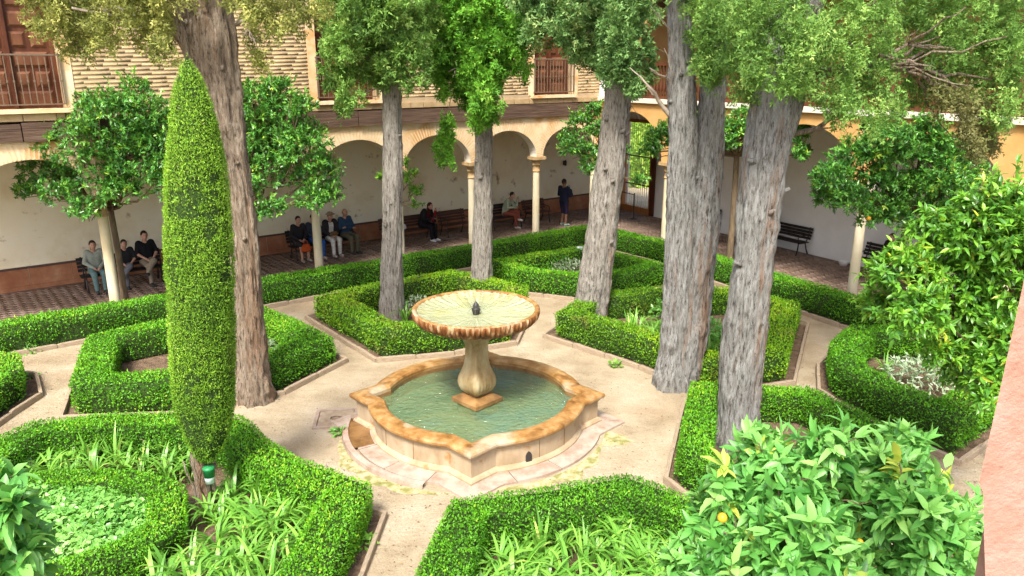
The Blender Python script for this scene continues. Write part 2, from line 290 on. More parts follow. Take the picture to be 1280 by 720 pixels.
def leaf_mesh(name, pos, axis, nrm, L, W, mat, parent=None, var=None, detail=0, droop=0.0, fold=0.12):
    """one mesh of leaf-shaped faces. detail 0: folded rhombus (2 tris); 1: six-sided pointed leaf (2 quads + 2 tris as quads); """
    n = len(pos); axis = unit(axis); side = unit(np.cross(axis, nrm)); nn = np.cross(side, axis)
    L = np.broadcast_to(np.asarray(L, float), (n,))[:, None]; W = np.broadcast_to(np.asarray(W, float), (n,))[:, None]
    if var is None: var = rng.random(n)
    if detail == 0:
        V = np.stack([pos, pos + axis * L * 0.45 + side * W * 0.5 + nn * W * fold, pos + axis * L, pos + axis * L * 0.45 - side * W * 0.5 + nn * W * fold], 1)
        F = np.array([[0, 1, 2], [0, 2, 3]])
    else:
        P = []
        for t, w, dz in ((0, 0.0, 0), (0.3, 0.46, 0.02), (0.65, 0.40, -0.25), (1.0, 0.0, -1.0)):
            mid = pos + axis * L * t + nn * L * (dz * droop)
            if w == 0: P.append(mid)
            else: P += [mid, mid + side * W * w + nn * W * fold, mid - side * W * w + nn * W * fold]
        V = np.stack(P, 1)        # 0 base, 1 m1, 2 r1, 3 l1, 4 m2, 5 r2, 6 l2, 7 tip
        F = np.array([[0, 1, 2], [0, 3, 1], [1, 4, 2], [4, 5, 2], [1, 3, 4], [3, 6, 4], [4, 7, 5], [4, 6, 7]])
    m = V.shape[1]
    FF = (F[None] + (np.arange(n) * m)[:, None, None]).reshape(-1, 3)
    return mesh_np(name, V.reshape(-1, 3), FF, mat, parent, var=np.repeat(var, m), smooth=False)
def smooth_noise(p, seed, freq):
    """cheap 3-D value in about -1..1 from sums of sines"""
    r = np.random.default_rng(seed); out = 0
    for k in range(5):
        w = r.normal(size=3) * freq * (1 + 0.5 * k); out = out + np.sin(p @ w + r.random() * 6.28) / (1 + 0.4 * k)
    return out / 2.6

# ------------------------------------------------------------------ ground
tag(MB().add([(-60, -30, 0), (60, -30, 0), (60, 90, 0), (-60, 90, 0)], [(0, 1, 2, 3)]).build('ground', M['sand']), 'pale sandy ground of the courtyard', 'ground', kind='structure')

# ------------------------------------------------------------------ beds, kerbs, hedges
def seg_normals(P, closed):
    n = len(P); out = np.zeros((n, 2)); k = np.ones(n)
    for i in range(n):
        a = P[i - 1] if (closed or i > 0) else None; b = P[(i + 1) % n] if (closed or i < n - 1) else None
        d1 = unit(P[i] - a) if a is not None else None; d2 = unit(b - P[i]) if b is not None else None
        if d1 is None: d1 = d2
        if d2 is None: d2 = d1
        n1 = np.array([-d1[1], d1[0]]); n2 = np.array([-d2[1], d2[0]]); m = unit(n1 + n2)
        out[i] = m / max(0.45, float(m @ n1))
    return out
def offset(P, d, closed): return P + seg_normals(P, closed) * d
def resample(P, step, closed):
    Q = []; n = len(P)
    for i in range(n if closed else n - 1):
        a, b = P[i], P[(i + 1) % n]; k = max(1, int(round(np.linalg.norm(b - a) / step)))
        Q += [a + (b - a) * j / k for j in range(k)]
    if not closed: Q.append(P[-1])
    return np.array(Q)
def area2(P): x, y = P[:, 0], P[:, 1]; return 0.5 * float(np.sum(x * np.roll(y, -1) - np.roll(x, -1) * y))
def inside(P, q):
    x, y = q; c = False; n = len(P)
    for i in range(n):
        x1, y1 = P[i]; x2, y2 = P[i - 1]
        if (y1 > y) != (y2 > y) and x < (x2 - x1) * (y - y1) / (y2 - y1) + x1: c = not c
    return c
KERB = bevel_box_mesh('kerb_stone', 0.09); KERB.materials.append(M['kerb'])
def kerb_run(P, closed, parent, keep=None):
    L = np.linalg.norm(np.roll(P, -1, 0) - P, axis=1)
    for i in range(len(P) if closed else len(P) - 1):
        a, b = P[i], P[(i + 1) % len(P)]; d = np.linalg.norm(b - a)
        if d < 0.02: continue
        k = max(1, int(round(d / 0.85)))
        for j in range(k):
            p = a + (b - a) * (j + 0.5) / k
            if keep is not None and not keep(p): continue
            o = bpy.data.objects.new('kerb_stone', KERB); COL.objects.link(o); o.parent = parent
            o.location = (p[0], p[1], 0.035 + random.uniform(-0.012, 0.012)); o.scale = (d / k - 0.012 + 0.05 * (k == 1), 0.065, 0.15)
            o.rotation_euler = (random.uniform(-.03, .03), random.uniform(-.02, .02), math.atan2(b[1] - a[1], b[0] - a[0]) + random.uniform(-.015, .015))
in_view = lambda p: True
HEDGES = {}
def hedge(label, P, closed, w=0.56, h=0.6, leaf=0.036, dens=1700, mat='hedge', group=None, view=None):
    Q = resample(np.asarray(P, float), 0.22, closed); n = len(Q)
    sec = [(-0.5, 0.07), (-0.52, 0.5), (-0.51, 0.93), (-0.455, 1.0), (0.455, 1.0), (0.51, 0.93), (0.52, 0.5), (0.5, 0.07)]
    N = seg_normals(Q, closed)
    wob = np.stack([smooth_noise(np.c_[Q, np.full(n, j * 1.7)], 5 + j, 1.6) for j in range(len(sec))], 1)
    def loft(inset):
        R = []
        for j, (sx, sz) in enumerate(sec):
            off = sx * (w - 2 * inset) + 0.03 * wob[:, j] * np.sign(sx)
            z = sz * h - (inset if sz == 1.0 else 0) + (0.034 * wob[:, j] if sz > 0.8 else 0)
            R.append(np.c_[Q + N * off[:, None], z if np.ndim(z) else np.full(n, z)])
        return np.stack(R, 1)                     # n x 8 x 3
    root = empty('hedge'); tag(root, label, 'hedge', group)
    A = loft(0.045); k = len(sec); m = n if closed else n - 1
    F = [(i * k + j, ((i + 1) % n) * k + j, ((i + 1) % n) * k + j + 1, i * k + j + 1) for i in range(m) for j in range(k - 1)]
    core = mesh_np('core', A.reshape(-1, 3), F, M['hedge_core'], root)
    B = loft(0.0); quads = []
    for i in range(m):
        i2 = (i + 1) % n
        for j in range(k - 1): quads.append((B[i, j], B[i2, j], B[i2, j + 1], B[i, j + 1]))
    if not closed:
        for e in (0, n - 1): 
            c = B[e].mean(0)
            for j in range(k - 1): quads.append((c, c, B[e, j + 1], B[e, j]))
    quads = np.array(quads)
    if view is not None:
        quads = quads[[view(q.mean(0)) for q in quads]]
    a = quads[:, 0]; b_ = quads[:, 1]; c = quads[:, 2]; d = quads[:, 3]
    nr = np.cross(c - a, d - b_); ar = np.linalg.norm(nr, axis=1) / 2; nr = unit(nr)
    # make normals point away from the hedge middle line
    cnt = int(ar.sum() * dens * 1.2); idx = rng.choice(len(quads), cnt, p=ar / ar.sum())
    s, t = rng.random((2, cnt, 1))
    pos = (a[idx] * (1 - s) + b_[idx] * s) * (1 - t) + (d[idx] * (1 - s) + c[idx] * s) * t
    nn = nr[idx]; nn = np.where((nn[:, 2:3] < -0.1), -nn, nn)
    cen = np.c_[np.repeat(Q[:, :2], 1, 0), np.full(n, h * 0.45)]
    # outward test against the nearest centre point of the run (index of the quad's own segment)
    seg = np.minimum(idx // (k - 1), n - 1) if view is None else None
    if seg is not None:
        flip = np.einsum('ij,ij->i', nn, pos - cen[seg]) < 0; nn = np.where(flip[:, None], -nn, nn)
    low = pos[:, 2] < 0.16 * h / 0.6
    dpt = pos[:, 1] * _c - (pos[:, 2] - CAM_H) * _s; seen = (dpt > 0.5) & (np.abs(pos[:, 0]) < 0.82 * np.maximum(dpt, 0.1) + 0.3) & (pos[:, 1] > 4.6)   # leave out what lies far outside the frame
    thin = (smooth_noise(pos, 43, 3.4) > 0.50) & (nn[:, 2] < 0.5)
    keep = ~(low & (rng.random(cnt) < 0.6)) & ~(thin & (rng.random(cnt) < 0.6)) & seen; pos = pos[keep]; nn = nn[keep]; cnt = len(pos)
    bul = smooth_noise(pos, 31, 5.0) * 0.012 + rng.normal(size=cnt) * 0.011
    pos = pos + nn * bul[:, None]
    ax = unit(nn * 0.55 + runit(cnt) * 0.9 + np.array([0, 0, 0.25])); ln = unit(nn * 0.8 + runit(cnt) * 0.8)
    var = np.clip(0.44 + 0.20 * rng.normal(size=cnt) + 0.28 * smooth_noise(pos, 77, 1.3) + 0.14 * (nn[:, 2] > 0.6), 0, 1)  # top leaves lighter: fresh growth, plus light from above put into the colour
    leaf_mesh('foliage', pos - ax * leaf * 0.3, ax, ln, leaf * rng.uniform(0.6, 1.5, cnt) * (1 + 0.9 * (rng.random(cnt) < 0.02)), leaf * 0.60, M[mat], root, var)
    st = MB()
    for i in range(0, n, 1):
        if random.random() < 0.75:
            p = Q[i] + N[i] * random.uniform(-0.3, 0.3) * w
            st.bar((p[0], p[1], -0.02), (p[0] + random.uniform(-.05, .05), p[1] + random.uniform(-.05, .05), 0.22), 0.016)
    tag(st.build('stems', M['twig'], root), kind='stuff')
    return root
def px(L, z=0.6): return np.array([G(u, v, z)[:2] for u, v in L])
def bed(label, ring, margin=0.47):
    P = ring if area2(ring) > 0 else ring[::-1]
    O = offset(P, -margin, True)
    o = MB().add([(x, y, 0.012) for x, y in O], [tuple(range(len(O)))]).build('garden_bed', M['soil'])
    tag(o, label, 'bed', kind='structure')
    kerb_run(O, True, o); return O

left_run = px([(0, 405), (140, 382), (320, 351), (400, 340), (475, 328), (560, 310), (690, 290), (738, 284)])
k1 = np.polyfit(left_run[:, 0], left_run[:, 1], 1)
xs_corner = 2.75
E1 = unit(np.array([1.0, k1[0]])); 
run_a = np.array([(x, k1[0] * x + k1[1]) for x in (-13.5, -6, xs_corner)])
run_b = np.array([run_a[-1], (4.75, 23.3), (6.75, 19.6), (8.5, 16.3), (10.6, 12.6)])
R3 = px([(128, 420), (210, 404), (322, 388), (395, 420), (335, 447), (225, 468), (112, 472)])
R4 = np.vstack([px([(-40, 600), (5, 552), (50, 533), (120, 525), (215, 522), (283, 528), (318, 560), (365, 588), (433, 610), (405, 665), (370, 735), (335, 810)]), [(-2.6, 4.3), (-8.5, 4.3)]])
R5 = px([(150, 596), (207, 612), (205, 650), (160, 683), (90, 705), (20, 722), (-60, 735), (-90, 640), (0, 604), (80, 594)], 0.45)
R6 = np.vstack([px([(515, 790), (550, 722), (587, 634), (690, 622), (782, 606), (842, 628), (905, 660)]), [(3.3, 6.6), (3.3, 4.6), (-1.3, 4.6)]])
R7 = px([(412, 370), (480, 354), (562, 340), (645, 358), (622, 393), (560, 402), (485, 408)])
R8 = px([(628, 326), (735, 308), (817, 330), (775, 340), (720, 342), (655, 336)])
R9 = px([(712, 389), (745, 368), (830, 362), (920, 362), (985, 378), (965, 436), (890, 446), (820, 420)])
R10 = px([(882, 480), (950, 482), (1005, 484), (1060, 510), (1110, 540), (1150, 575), (1150, 620), (920, 592), (868, 556)])
R11 = px([(1120, 412), (1080, 410), (1058, 430), (1062, 455), (1110, 482), (1187, 512), (1225, 490), (1262, 462), (1250, 430), (1190, 416)])
R2 = px([(-70, 440), (4, 446), (6, 462), (-60, 505)])
HEDGE_LIST = [
 ('long clipped hedge beside the brick paved gallery with the seated visitors', run_a, False, 0.64, 0.6, 0.046, 950, 'hedge'),
 ('dark clipped hedge in front of the ochre gallery with the empty dark bench', run_b, False, 0.64, 0.6, 0.046, 950, 'hedge'),
 ('box hedge ring round the bed at the foot of the red barked leaning cypress', R3, True, 0.56, 0.6, 0.040, 1350, 'hedge'),
 ('bright hedge ring round the bed with the tall clipped conical cypress', R4, True, 0.54, 0.6, 0.034, 2100, 'hedge'),
 ('low inner hedge wrapped round the patch of ivy', R5, True, 0.42, 0.45, 0.032, 2200, 'hedge'),
 ('bright hedge with a blunt corner pointing at the fountain, strap leaved plants inside', R6, True, 0.52, 0.6, 0.033, 2200, 'hedge'),
 ('hedge ring round two slim grey cypress trunks behind the fountain bowl', R7, True, 0.56, 0.6, 0.044, 1100, 'hedge_dry'),
 ('small diamond shaped hedge ring near the corner of the galleries', R8, True, 0.52, 0.6, 0.046, 1000, 'hedge'),
 ('hedge ring with strap leaved plants round the forked blue grey cypress', R9, True, 0.52, 0.6, 0.040, 1300, 'hedge_dry'),
 ('hedge ring round the thick cypress trunk beside the curved path', R10, True, 0.46, 0.55, 0.036, 1900, 'hedge'),
 ('rounded shady hedge ring with a variegated shrub inside', R11, True, 0.56, 0.6, 0.040, 1400, 'hedge'),
 ('end of a clipped hedge with a curved kerb beside the sandy path', R2, True, 0.5, 0.6, 0.040, 1300, 'hedge'),
]
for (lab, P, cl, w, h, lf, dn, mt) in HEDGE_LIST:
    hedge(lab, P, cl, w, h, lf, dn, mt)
bed('soil bed at the foot of the red barked leaning cypress', R3)
bed('soil bed with ivy, strap leaved plants and the conical cypress', R4, 0.42)
bed('soil bed in front of the fountain with strap leaved plants', R6, 0.40)
bed('soil bed with two slim grey cypresses', R7)
bed('diamond soil bed near the corner of the galleries', R8)
bed('soil bed of the forked blue grey cypress', R9)
bed('soil bed of the thick cypress by the curved path', R10, 0.36)
bed('rounded soil bed with the variegated shrub', R11)
bed('soil bed with a curved kerb by the path', R2)
for P, lab in ((run_a, 'soil strip under the long hedge'), (run_b, 'soil strip under the dark hedge')):
    n_ = offset(P, -0.52, False); f_ = offset(P, 0.5, False); S = np.vstack([n_, f_[::-1]])
    o = MB().add([(x, y, 0.012) for x, y in S], [tuple(range(len(S)))]).build('garden_bed', M['soil']); tag(o, lab, 'bed', kind='structure')
    kerb_run(n_, False, o)

# ------------------------------------------------------------------ fountain
FC = np.array([-0.585, 11.9])
def basin_outline(r, tip, n=24):
    """union of a circle of radius r and a square whose tips reach `tip` on the axes, counter-clockwise"""
    q = (2 * tip + math.sqrt(max(0, 4 * tip * tip - 8 * (tip * tip - r * r)))) / 4; w = tip - q
    a0 = math.atan2(w, q); out = []
    for k in range(4):
        b = k * math.pi / 2
        out.append((tip * math.cos(b), tip * math.sin(b)))
        for i in range(n + 1):
            a = b + a0 + (math.pi / 2 - 2 * a0) * i / n
            out.append((r * math.cos(a), r * math.sin(a)))
    return out
def sweep(levels, n=24):
    """levels: (offset, z) of the basin outline; a side surface through them"""
    mb = MB(); rings = [basin_outline(1.72 + o, 2.03 + o * 1.30, n) for o, z in levels]; m = len(rings[0])
    V = [(x, y, z) for r, (o, z) in zip(rings, levels) for x, y in r]
    mb.add(V, [(i * m + k, i * m + (k + 1) % m, (i + 1) * m + (k + 1) % m, (i + 1) * m + k) for i in range(len(levels) - 1) for k in range(m)])
    return mb, m
fo = empty('fountain', (FC[0], FC[1], 0)); tag(fo, 'stone fountain with fluted bowl on a pedestal above a lobed basin of green water', 'fountain')
mb, m = sweep([(0.06, 0.0), (0.06, 0.07), (0.035, 0.10), (0.0, 0.12), (0.0, 0.40), (0.015, 0.42), (0.035, 0.435), (0.03, 0.455)]); mb.build('basin_wall', M['stone'], fo)
mb, m = sweep([(0.03, 0.455), (0.075, 0.468), (0.092, 0.495), (0.092, 0.525), (0.075, 0.55), (0.02, 0.567), (-0.12, 0.575), (-0.18, 0.562), (-0.205, 0.53), (-0.205, 0.475)]); mb.build('basin_rim', M['rim'], fo)
mb, m = sweep([(-0.205, 0.475), (-0.205, 0.20)]); mb.build('basin_lining', M['wet'], fo)
for nm, o_, z, mt in (('basin_floor', -0.20, 0.2, 'basin_floor'), ('basin_water', -0.203, 0.405, 'pool_water')):
    r = basin_outline(1.72 + o_, 2.03 + o_ * 1.30); k = len(r)
    if nm == 'basin_water':
        V = []; F = []; R = 26
        for i in range(1, R + 1):
            for x, y in r:
                x *= i / R; y *= i / R; d = math.hypot(x, y)
                V.append((x, y, z + 0.006 * math.sin(24 * d + 3 * math.sin(3 * math.atan2(y, x))) * math.exp(-d) + 0.004 * math.sin(9 * x + 5 * y) * math.sin(11 * y - 4 * x)))
        V.append((0, 0, z)); c = len(V) - 1
        F = [(c, j, (j + 1) % k) for j in range(k)] + [(i * k + j, (i + 1) * k + j, (i + 1) * k + (j + 1) % k, i * k + (j + 1) % k) for i in range(R - 1) for j in range(k)]
        MB().add(V, F, True).build(nm, M[mt], fo)
    else: MB().add([(x, y, z) for x, y in r], [tuple(range(k))]).build(nm, M[mt], fo)
# wall joints: thin dark seams between the basin's stones, and the small arched outlet
for a in (-0.62, -0.95, -2.12, -2.5):
    MB().box(-0.004, 0.004, -0.004, 0.004, 0.12, 0.4).build('wall_joint', M['wet'], fo).location = (1.722 * math.cos(a), 1.722 * math.sin(a), 0)
ou = MB(); a_ = math.radians(-61); pts = [(-0.05, 0.10), (0.05, 0.10), (0.05, 0.21), (0.032, 0.25), (0, 0.275), (-0.032, 0.25), (-0.05, 0.21)]
V = [(x, -0.012, z) for x, z in pts] + [(x, 0.03, z) for x, z in pts]; k = len(pts)
ou.add(V, [tuple(range(k)), *[(i, (i + 1) % k, k + (i + 1) % k, k + i)[::-1] for i in range(k)]])
oo = ou.build('outlet', M['iron'], fo); oo.location = (1.727 * math.cos(a_), 1.727 * math.sin(a_), 0.0); oo.rotation_euler = (0, 0, a_ + math.pi / 2)
# pedestal: rounded-square section turned a corner to the front
def squarish(prof, n=48, power=4.0, rot=math.pi / 4, flute=None):
    V = []
    for i, (r, z) in enumerate(prof):
        for k in range(n):
            a = 2 * math.pi * k / n; c_, s_ = math.cos(a), math.sin(a)
            rr = r / (abs(c_) ** power + abs(s_) ** power) ** (1 / power)
            if flute: rr *= flute(a, i)
            V.append((rr * math.cos(a + rot), rr * math.sin(a + rot), z))
    F = [(i * n + k, i * n + (k + 1) % n, (i + 1) * n + (k + 1) % n, (i + 1) * n + k) for i in range(len(prof) - 1) for k in range(n)]
    F += [tuple(range(n - 1, -1, -1)), tuple((len(prof) - 1) * n + k for k in range(n))]
    return V, F
pd = MB(); pd.add(*squarish([(0.24, 0.2), (0.24, 0.405), (0.31, 0.42), (0.31, 0.485), (0.24, 0.525), (0.19, 0.55)], 48, 30), False); plinth = pd.build('plinth', M['wet_stone'], fo)
pp = [(0.15, 0.55), (0.17, 0.58), (0.225, 0.63), (0.262, 0.71), (0.272, 0.80), (0.262, 0.88), (0.225, 0.96), (0.185, 1.06), (0.165, 1.18), (0.158, 1.32), (0.162, 1.44), (0.175, 1.50), (0.19, 1.515), (0.19, 1.56), (0.24, 1.60), (0.30, 1.64)]; pp = [(r * (0.9 if z < 1.5 else 0.97), z) for r, z in pp]
pd = MB(); pd.add(*squarish(pp, 96, 9.0, flute=lambda a, i: 1 + (0.045 * abs(math.sin(12 * a)) if 1 <= i <= 4 else 0.012 * abs(math.sin(6 * a)) if 6 <= i <= 10 else 0)), True); pd.build('pedestal', M['pedestal'], fo)
NF = 80
def fl(depth): return lambda a, i: 1 + depth[i] * (abs(math.cos(NF * a / 2)) - 0.5)
prof_o = [(0.24, 1.70), (0.52, 1.725), (0.78, 1.78), (0.93, 1.85), (1.005, 1.93), (1.03, 2.0), (1.03, 2.045), (1.012, 2.062)]
b_ = MB().lathe(prof_o, NF * 8, flute=fl([0, 0.02, 0.035, 0.04, 0.04, 0.03, 0.015, 0.008])); bo = b_.build('bowl', M['bowl_out'], fo)
MB().lathe([(1.03, 2.043), (1.026, 2.058), (1.008, 2.066), (0.985, 2.062), (0.962, 2.044), (0.955, 2.03)], NF * 4, flute=lambda a, i: 1 + 0.012 * (abs(math.cos(NF * a / 2)) - 0.5)).build('bowl_rim', M['rim'], bo)
prof_i = [(0.957, 2.036), (0.85, 2.00), (0.6, 1.965), (0.3, 1.945), (0.02, 1.94)]
li = MB(); nn_ = NF * 6; V = []
for r_, z in prof_i:
    for k in range(nn_):
        a = 2 * math.pi * k / nn_; V.append((r_ * math.cos(a), r_ * math.sin(a), z + 0.014 * (abs(math.cos(NF * a / 4)) - 0.6) * min(1, r_ * 1.5) * (z < 2.05)))
li.add(V, [(i * nn_ + k, i * nn_ + (k + 1) % nn_, (i + 1) * nn_ + (k + 1) % nn_, (i + 1) * nn_ + k) for i in range(len(prof_i) - 1) for k in range(nn_)], True)
li.build('bowl_lining', M['bowl_in'], bo)
MB().lathe([(0.0, 1.70), (0.24, 1.70), (0.31, 1.66), (0.30, 1.64), (0.0, 1.64)], 32).build('bowl_neck', M['pedestal'], bo)
bw = MB(); n = 96; V = []
for i in range(1, 19):
    for k in range(n):
        a = 2 * math.pi * k / n; r_ = 0.968 * i / 18
        V.append((r_ * math.cos(a), r_ * math.sin(a), 2.040 + 0.006 * math.exp(-r_ * 2.5) * math.cos(24 * a) * min(1, r_ * 8) + 0.0025 * math.sin(40 * r_)))
V.append((0, 0, 2.045)); F = [(n * 18, k, (k + 1) % n) for k in range(n)] + [(i * n + k, (i + 1) * n + k, (i + 1) * n + (k + 1) % n, i * n + (k + 1) % n) for i in range(17) for k in range(n)]
bw.add(V, F, True).build('bowl_water', M['bowl_water'], fo)
MB().lathe([(0.0, 2.19), (0.006, 2.165), (0.03, 2.13), (0.048, 2.10), (0.05, 2.085), (0.04, 2.06), (0.06, 2.05), (0.075, 2.035), (0.05, 1.94)], 20).build('spout', M['iron'], fo)
# thin jets of water running out from the spout
for k in range(16):
    a = 2 * math.pi * k / 16; t = np.linspace(0, 1, 7)
    path = [(0.05 * math.cos(a) + 0.26 * x * math.cos(a), 0.05 * math.sin(a) + 0.26 * x * math.sin(a), 2.075 + 0.09 * x - 0.125 * x * x) for x in t]
    MB().tube(path, 0.0035, 5).build('jet', M['bowl_water'], fo)
# apron slabs around the basin (each slab a stone of its own), drain channel and cover
ap = empty('fountain_apron', (FC[0], FC[1], 0)); tag(ap, 'ring of worn pinkish stone slabs round the foot of the basin', 'paving')
o1 = basin_outline(1.76, 2.08, 12); o2 = basin_outline(2.08, 2.50, 12); mm = len(o1)
cuts = list(range(0, mm + 1, 4))
if cuts[-1] != mm: cuts.append(mm)
for c0, c1 in zip(cuts[:-1], cuts[1:]):
    ids = [i % mm for i in range(c0, c1 + 1)]; sb = MB(); z1 = 0.045 + random.uniform(-.006, .006); g = 0.006
    I = [np.array(o1[i]) for i in ids]; O = [np.array(o2[i]) for i in ids]
    t0 = unit(I[1] - I[0]) * g; t1 = unit(I[-1] - I[-2]) * g
    I[0] = I[0] + t0; O[0] = O[0] + t0; I[-1] = I[-1] - t1; O[-1] = O[-1] - t1
    k = len(I); V = [(*p, z1) for p in I] + [(*p, z1 - 0.006) for p in O] + [(*p, -0.01) for p in O]
    F = [(j, k + j, k + j + 1, j + 1) for j in range(k - 1)] + [(k + j, 2 * k + j, 2 * k + j + 1, k + j + 1) for j in range(k - 1)] + [(0, 2 * k, k), (k - 1, 2 * k - 1, 3 * k - 1)]
    sb.add(V, F).build('slab', M['apron'], ap)
# raised lip of the gutter and the wet stone inside it, on the side of the drain cover
gl = MB(); A = [math.radians(178 + 74 * i / 20) for i in range(21)]; V = []
for a in A:
    for r_, z in ((2.14, 0.0), (2.15, 0.075), (2.24, 0.07), (2.25, 0.0)):
        V.append((r_ * math.cos(a), r_ * math.sin(a), z))
gl.add(V, [(i * 4 + j, i * 4 + j + 1, i * 4 + 5 + j, i * 4 + 4 + j) for i in range(20) for j in range(3)]); gl.build('gutter_lip', M['apron'], ap)
gw = MB(); V = []
for a in A[:9]:
    for r_ in (1.80, 2.15): V.append((r_ * math.cos(a), r_ * math.sin(a), 0.052))
gw.add(V, [(2 * i, 2 * i + 1, 2 * i + 3, 2 * i + 2) for i in range(8)]).build('wet_gutter', M['wet'], ap)
dc = empty('drain_cover', (*G(420, 524)[:2], 0), 0.12); tag(dc, 'square worn stone drain cover set in the sand beside the basin', 'drain cover')
DF = MB(); 
for x0, x1, y0, y1 in ((-.36, .36, -.36, -.30), (-.36, .36, .30, .36), (-.36, -.30, -.298, .298), (.30, .36, -.298, .298)): DF.box(x0, x1, y0, y1, -0.01, 0.035)
DF.build('frame', M['apron'], dc); MB().box(-.29, .29, -.29, .29, -0.01, 0.022).build('lid', M['kerb'], dc)
MB().tube([(0.09 * math.cos(t), 0.05 * math.sin(t), 0.03) for t in np.linspace(0.2, 5.6, 12)], 0.011, 6).build('ring_handle', M['rail_iron'], dc)
ms = MB()
for a0, a1, r0, r1 in ((196, 262, 2.26, 2.5), (278, 338, 2.13, 2.38), (338, 352, 2.15, 2.6)):
    k = 14; V = []
    for i in range(k + 1):
        a = math.radians(a0 + (a1 - a0) * i / k); wv = 0.10 * math.sin(i * 1.9) * math.sin(math.pi * i / k); q = math.sin(math.pi * i / k)
        for r_ in (r0, r0 + (r1 - r0 + wv) * (0.15 + 0.85 * q)): V.append((r_ * math.cos(a) + FC[0], r_ * math.sin(a) + FC[1], 0.005))
    ms.add(V, [(2 * i, 2 * i + 1, 2 * i + 3, 2 * i + 2) for i in range(k)])
tag(ms.build('moss', M['moss']), 'yellow green moss on damp sand round the apron slabs', 'moss', kind='stuff')

# ------------------------------------------------------------------ galleries round the courtyard
A1 = math.radians(37.6); P0 = np.array([0.92, 25.57]); e1 = np.array([math.cos(A1), math.sin(A1)]); n1 = np.array([-e1[1], e1[0]])
e2 = unit(np.array([0.515, -0.857])); n2 = np.array([-e2[1], e2[0]]); A2 = math.atan2(e2[1], e2[0]); PC = P0 + 2.62 * e1
def L2W(s, d, z=0.0): p = P0 + s * e1 + d * n1; return np.array([p[0], p[1], z])
def R2W(s, d, z=0.0): p = PC + s * e2 + d * n2; return np.array([p[0], p[1], z])
WALL_D = 4.15
def gallery_wall(x0, x1, cols, zs, rise, ztop, thick, half):
    """wall with arched openings between the columns, as quads (front, back, soffit)"""
    mb = MB(); so = MB(); xs = [x0]
    def zb(x):
        for a, b in zip(cols[:-1], cols[1:]):
            if a + half <= x <= b - half:
                c = (a + b) / 2; h = (b - a) / 2 - half
                return zs + rise * math.sqrt(max(0, 1 - ((x - c) / h) ** 2))
        return zs
    pts = set([x0, x1])
    for a, b in zip(cols[:-1], cols[1:]):
        c = (a + b) / 2; h = (b - a) / 2 - half
        pts |= {c - h * math.cos(math.pi * i / 28) for i in range(29)}
    for c in cols: pts |= {min(max(c - half, x0), x1), min(max(c + half, x0), x1)}
    X = sorted(pts); X = [x for i, x in enumerate(X) if i == 0 or x - X[i - 1] > 1e-4]
    for a, b in zip(X[:-1], X[1:]):
        za, zb_ = zb(a), zb(b)
        mb.add([(a, 0, za), (b, 0, zb_), (b, 0, ztop), (a, 0, ztop)], [(0, 1, 2, 3)])
        mb.add([(a, thick, za), (b, thick, zb_), (b, thick, ztop), (a, thick, ztop)], [(3, 2, 1, 0)])
        so.add([(a, 0, za), (b, 0, zb_), (b, thick, zb_), (a, thick, za)], [(3, 2, 1, 0)])
    return mb, so
def column(parent, x, y, h, r=0.12, mat='column'):
    c = MB().lathe([(r * 1.0, 0.18), (r * 1.02, 0.3), (r, 1.0), (r * 0.95, h - 0.52)], 20, x, y).build('column', M[mat], parent)
    b = MB(); b.box(x - r * 1.5, x + r * 1.5, y - r * 1.5, y + r * 1.5, 0.0, 0.08); b.lathe([(r * 1.42, 0.08), (r * 1.45, 0.115), (r * 1.2, 0.15), (r * 1.05, 0.185)], 20, x, y); b.build('base', M['column'], c)
    k = MB(); k.lathe([(r * 0.97, h - 0.52), (r * 1.12, h - 0.50), (r * 1.12, h - 0.47), (r * 0.98, h - 0.455), (r * 0.98, h - 0.30), (r * 1.2, h - 0.285), (r * 1.2, h - 0.26), (r * 1.05, h - 0.25), (r * 1.3, h - 0.17), (r * 1.75, h - 0.10)], 20, x, y)
    k.box(x - r * 1.85, x + r * 1.85, y - r * 1.85, y + r * 1.85, h - 0.10, h); k.build('capital', M['capital'], c)
    return c
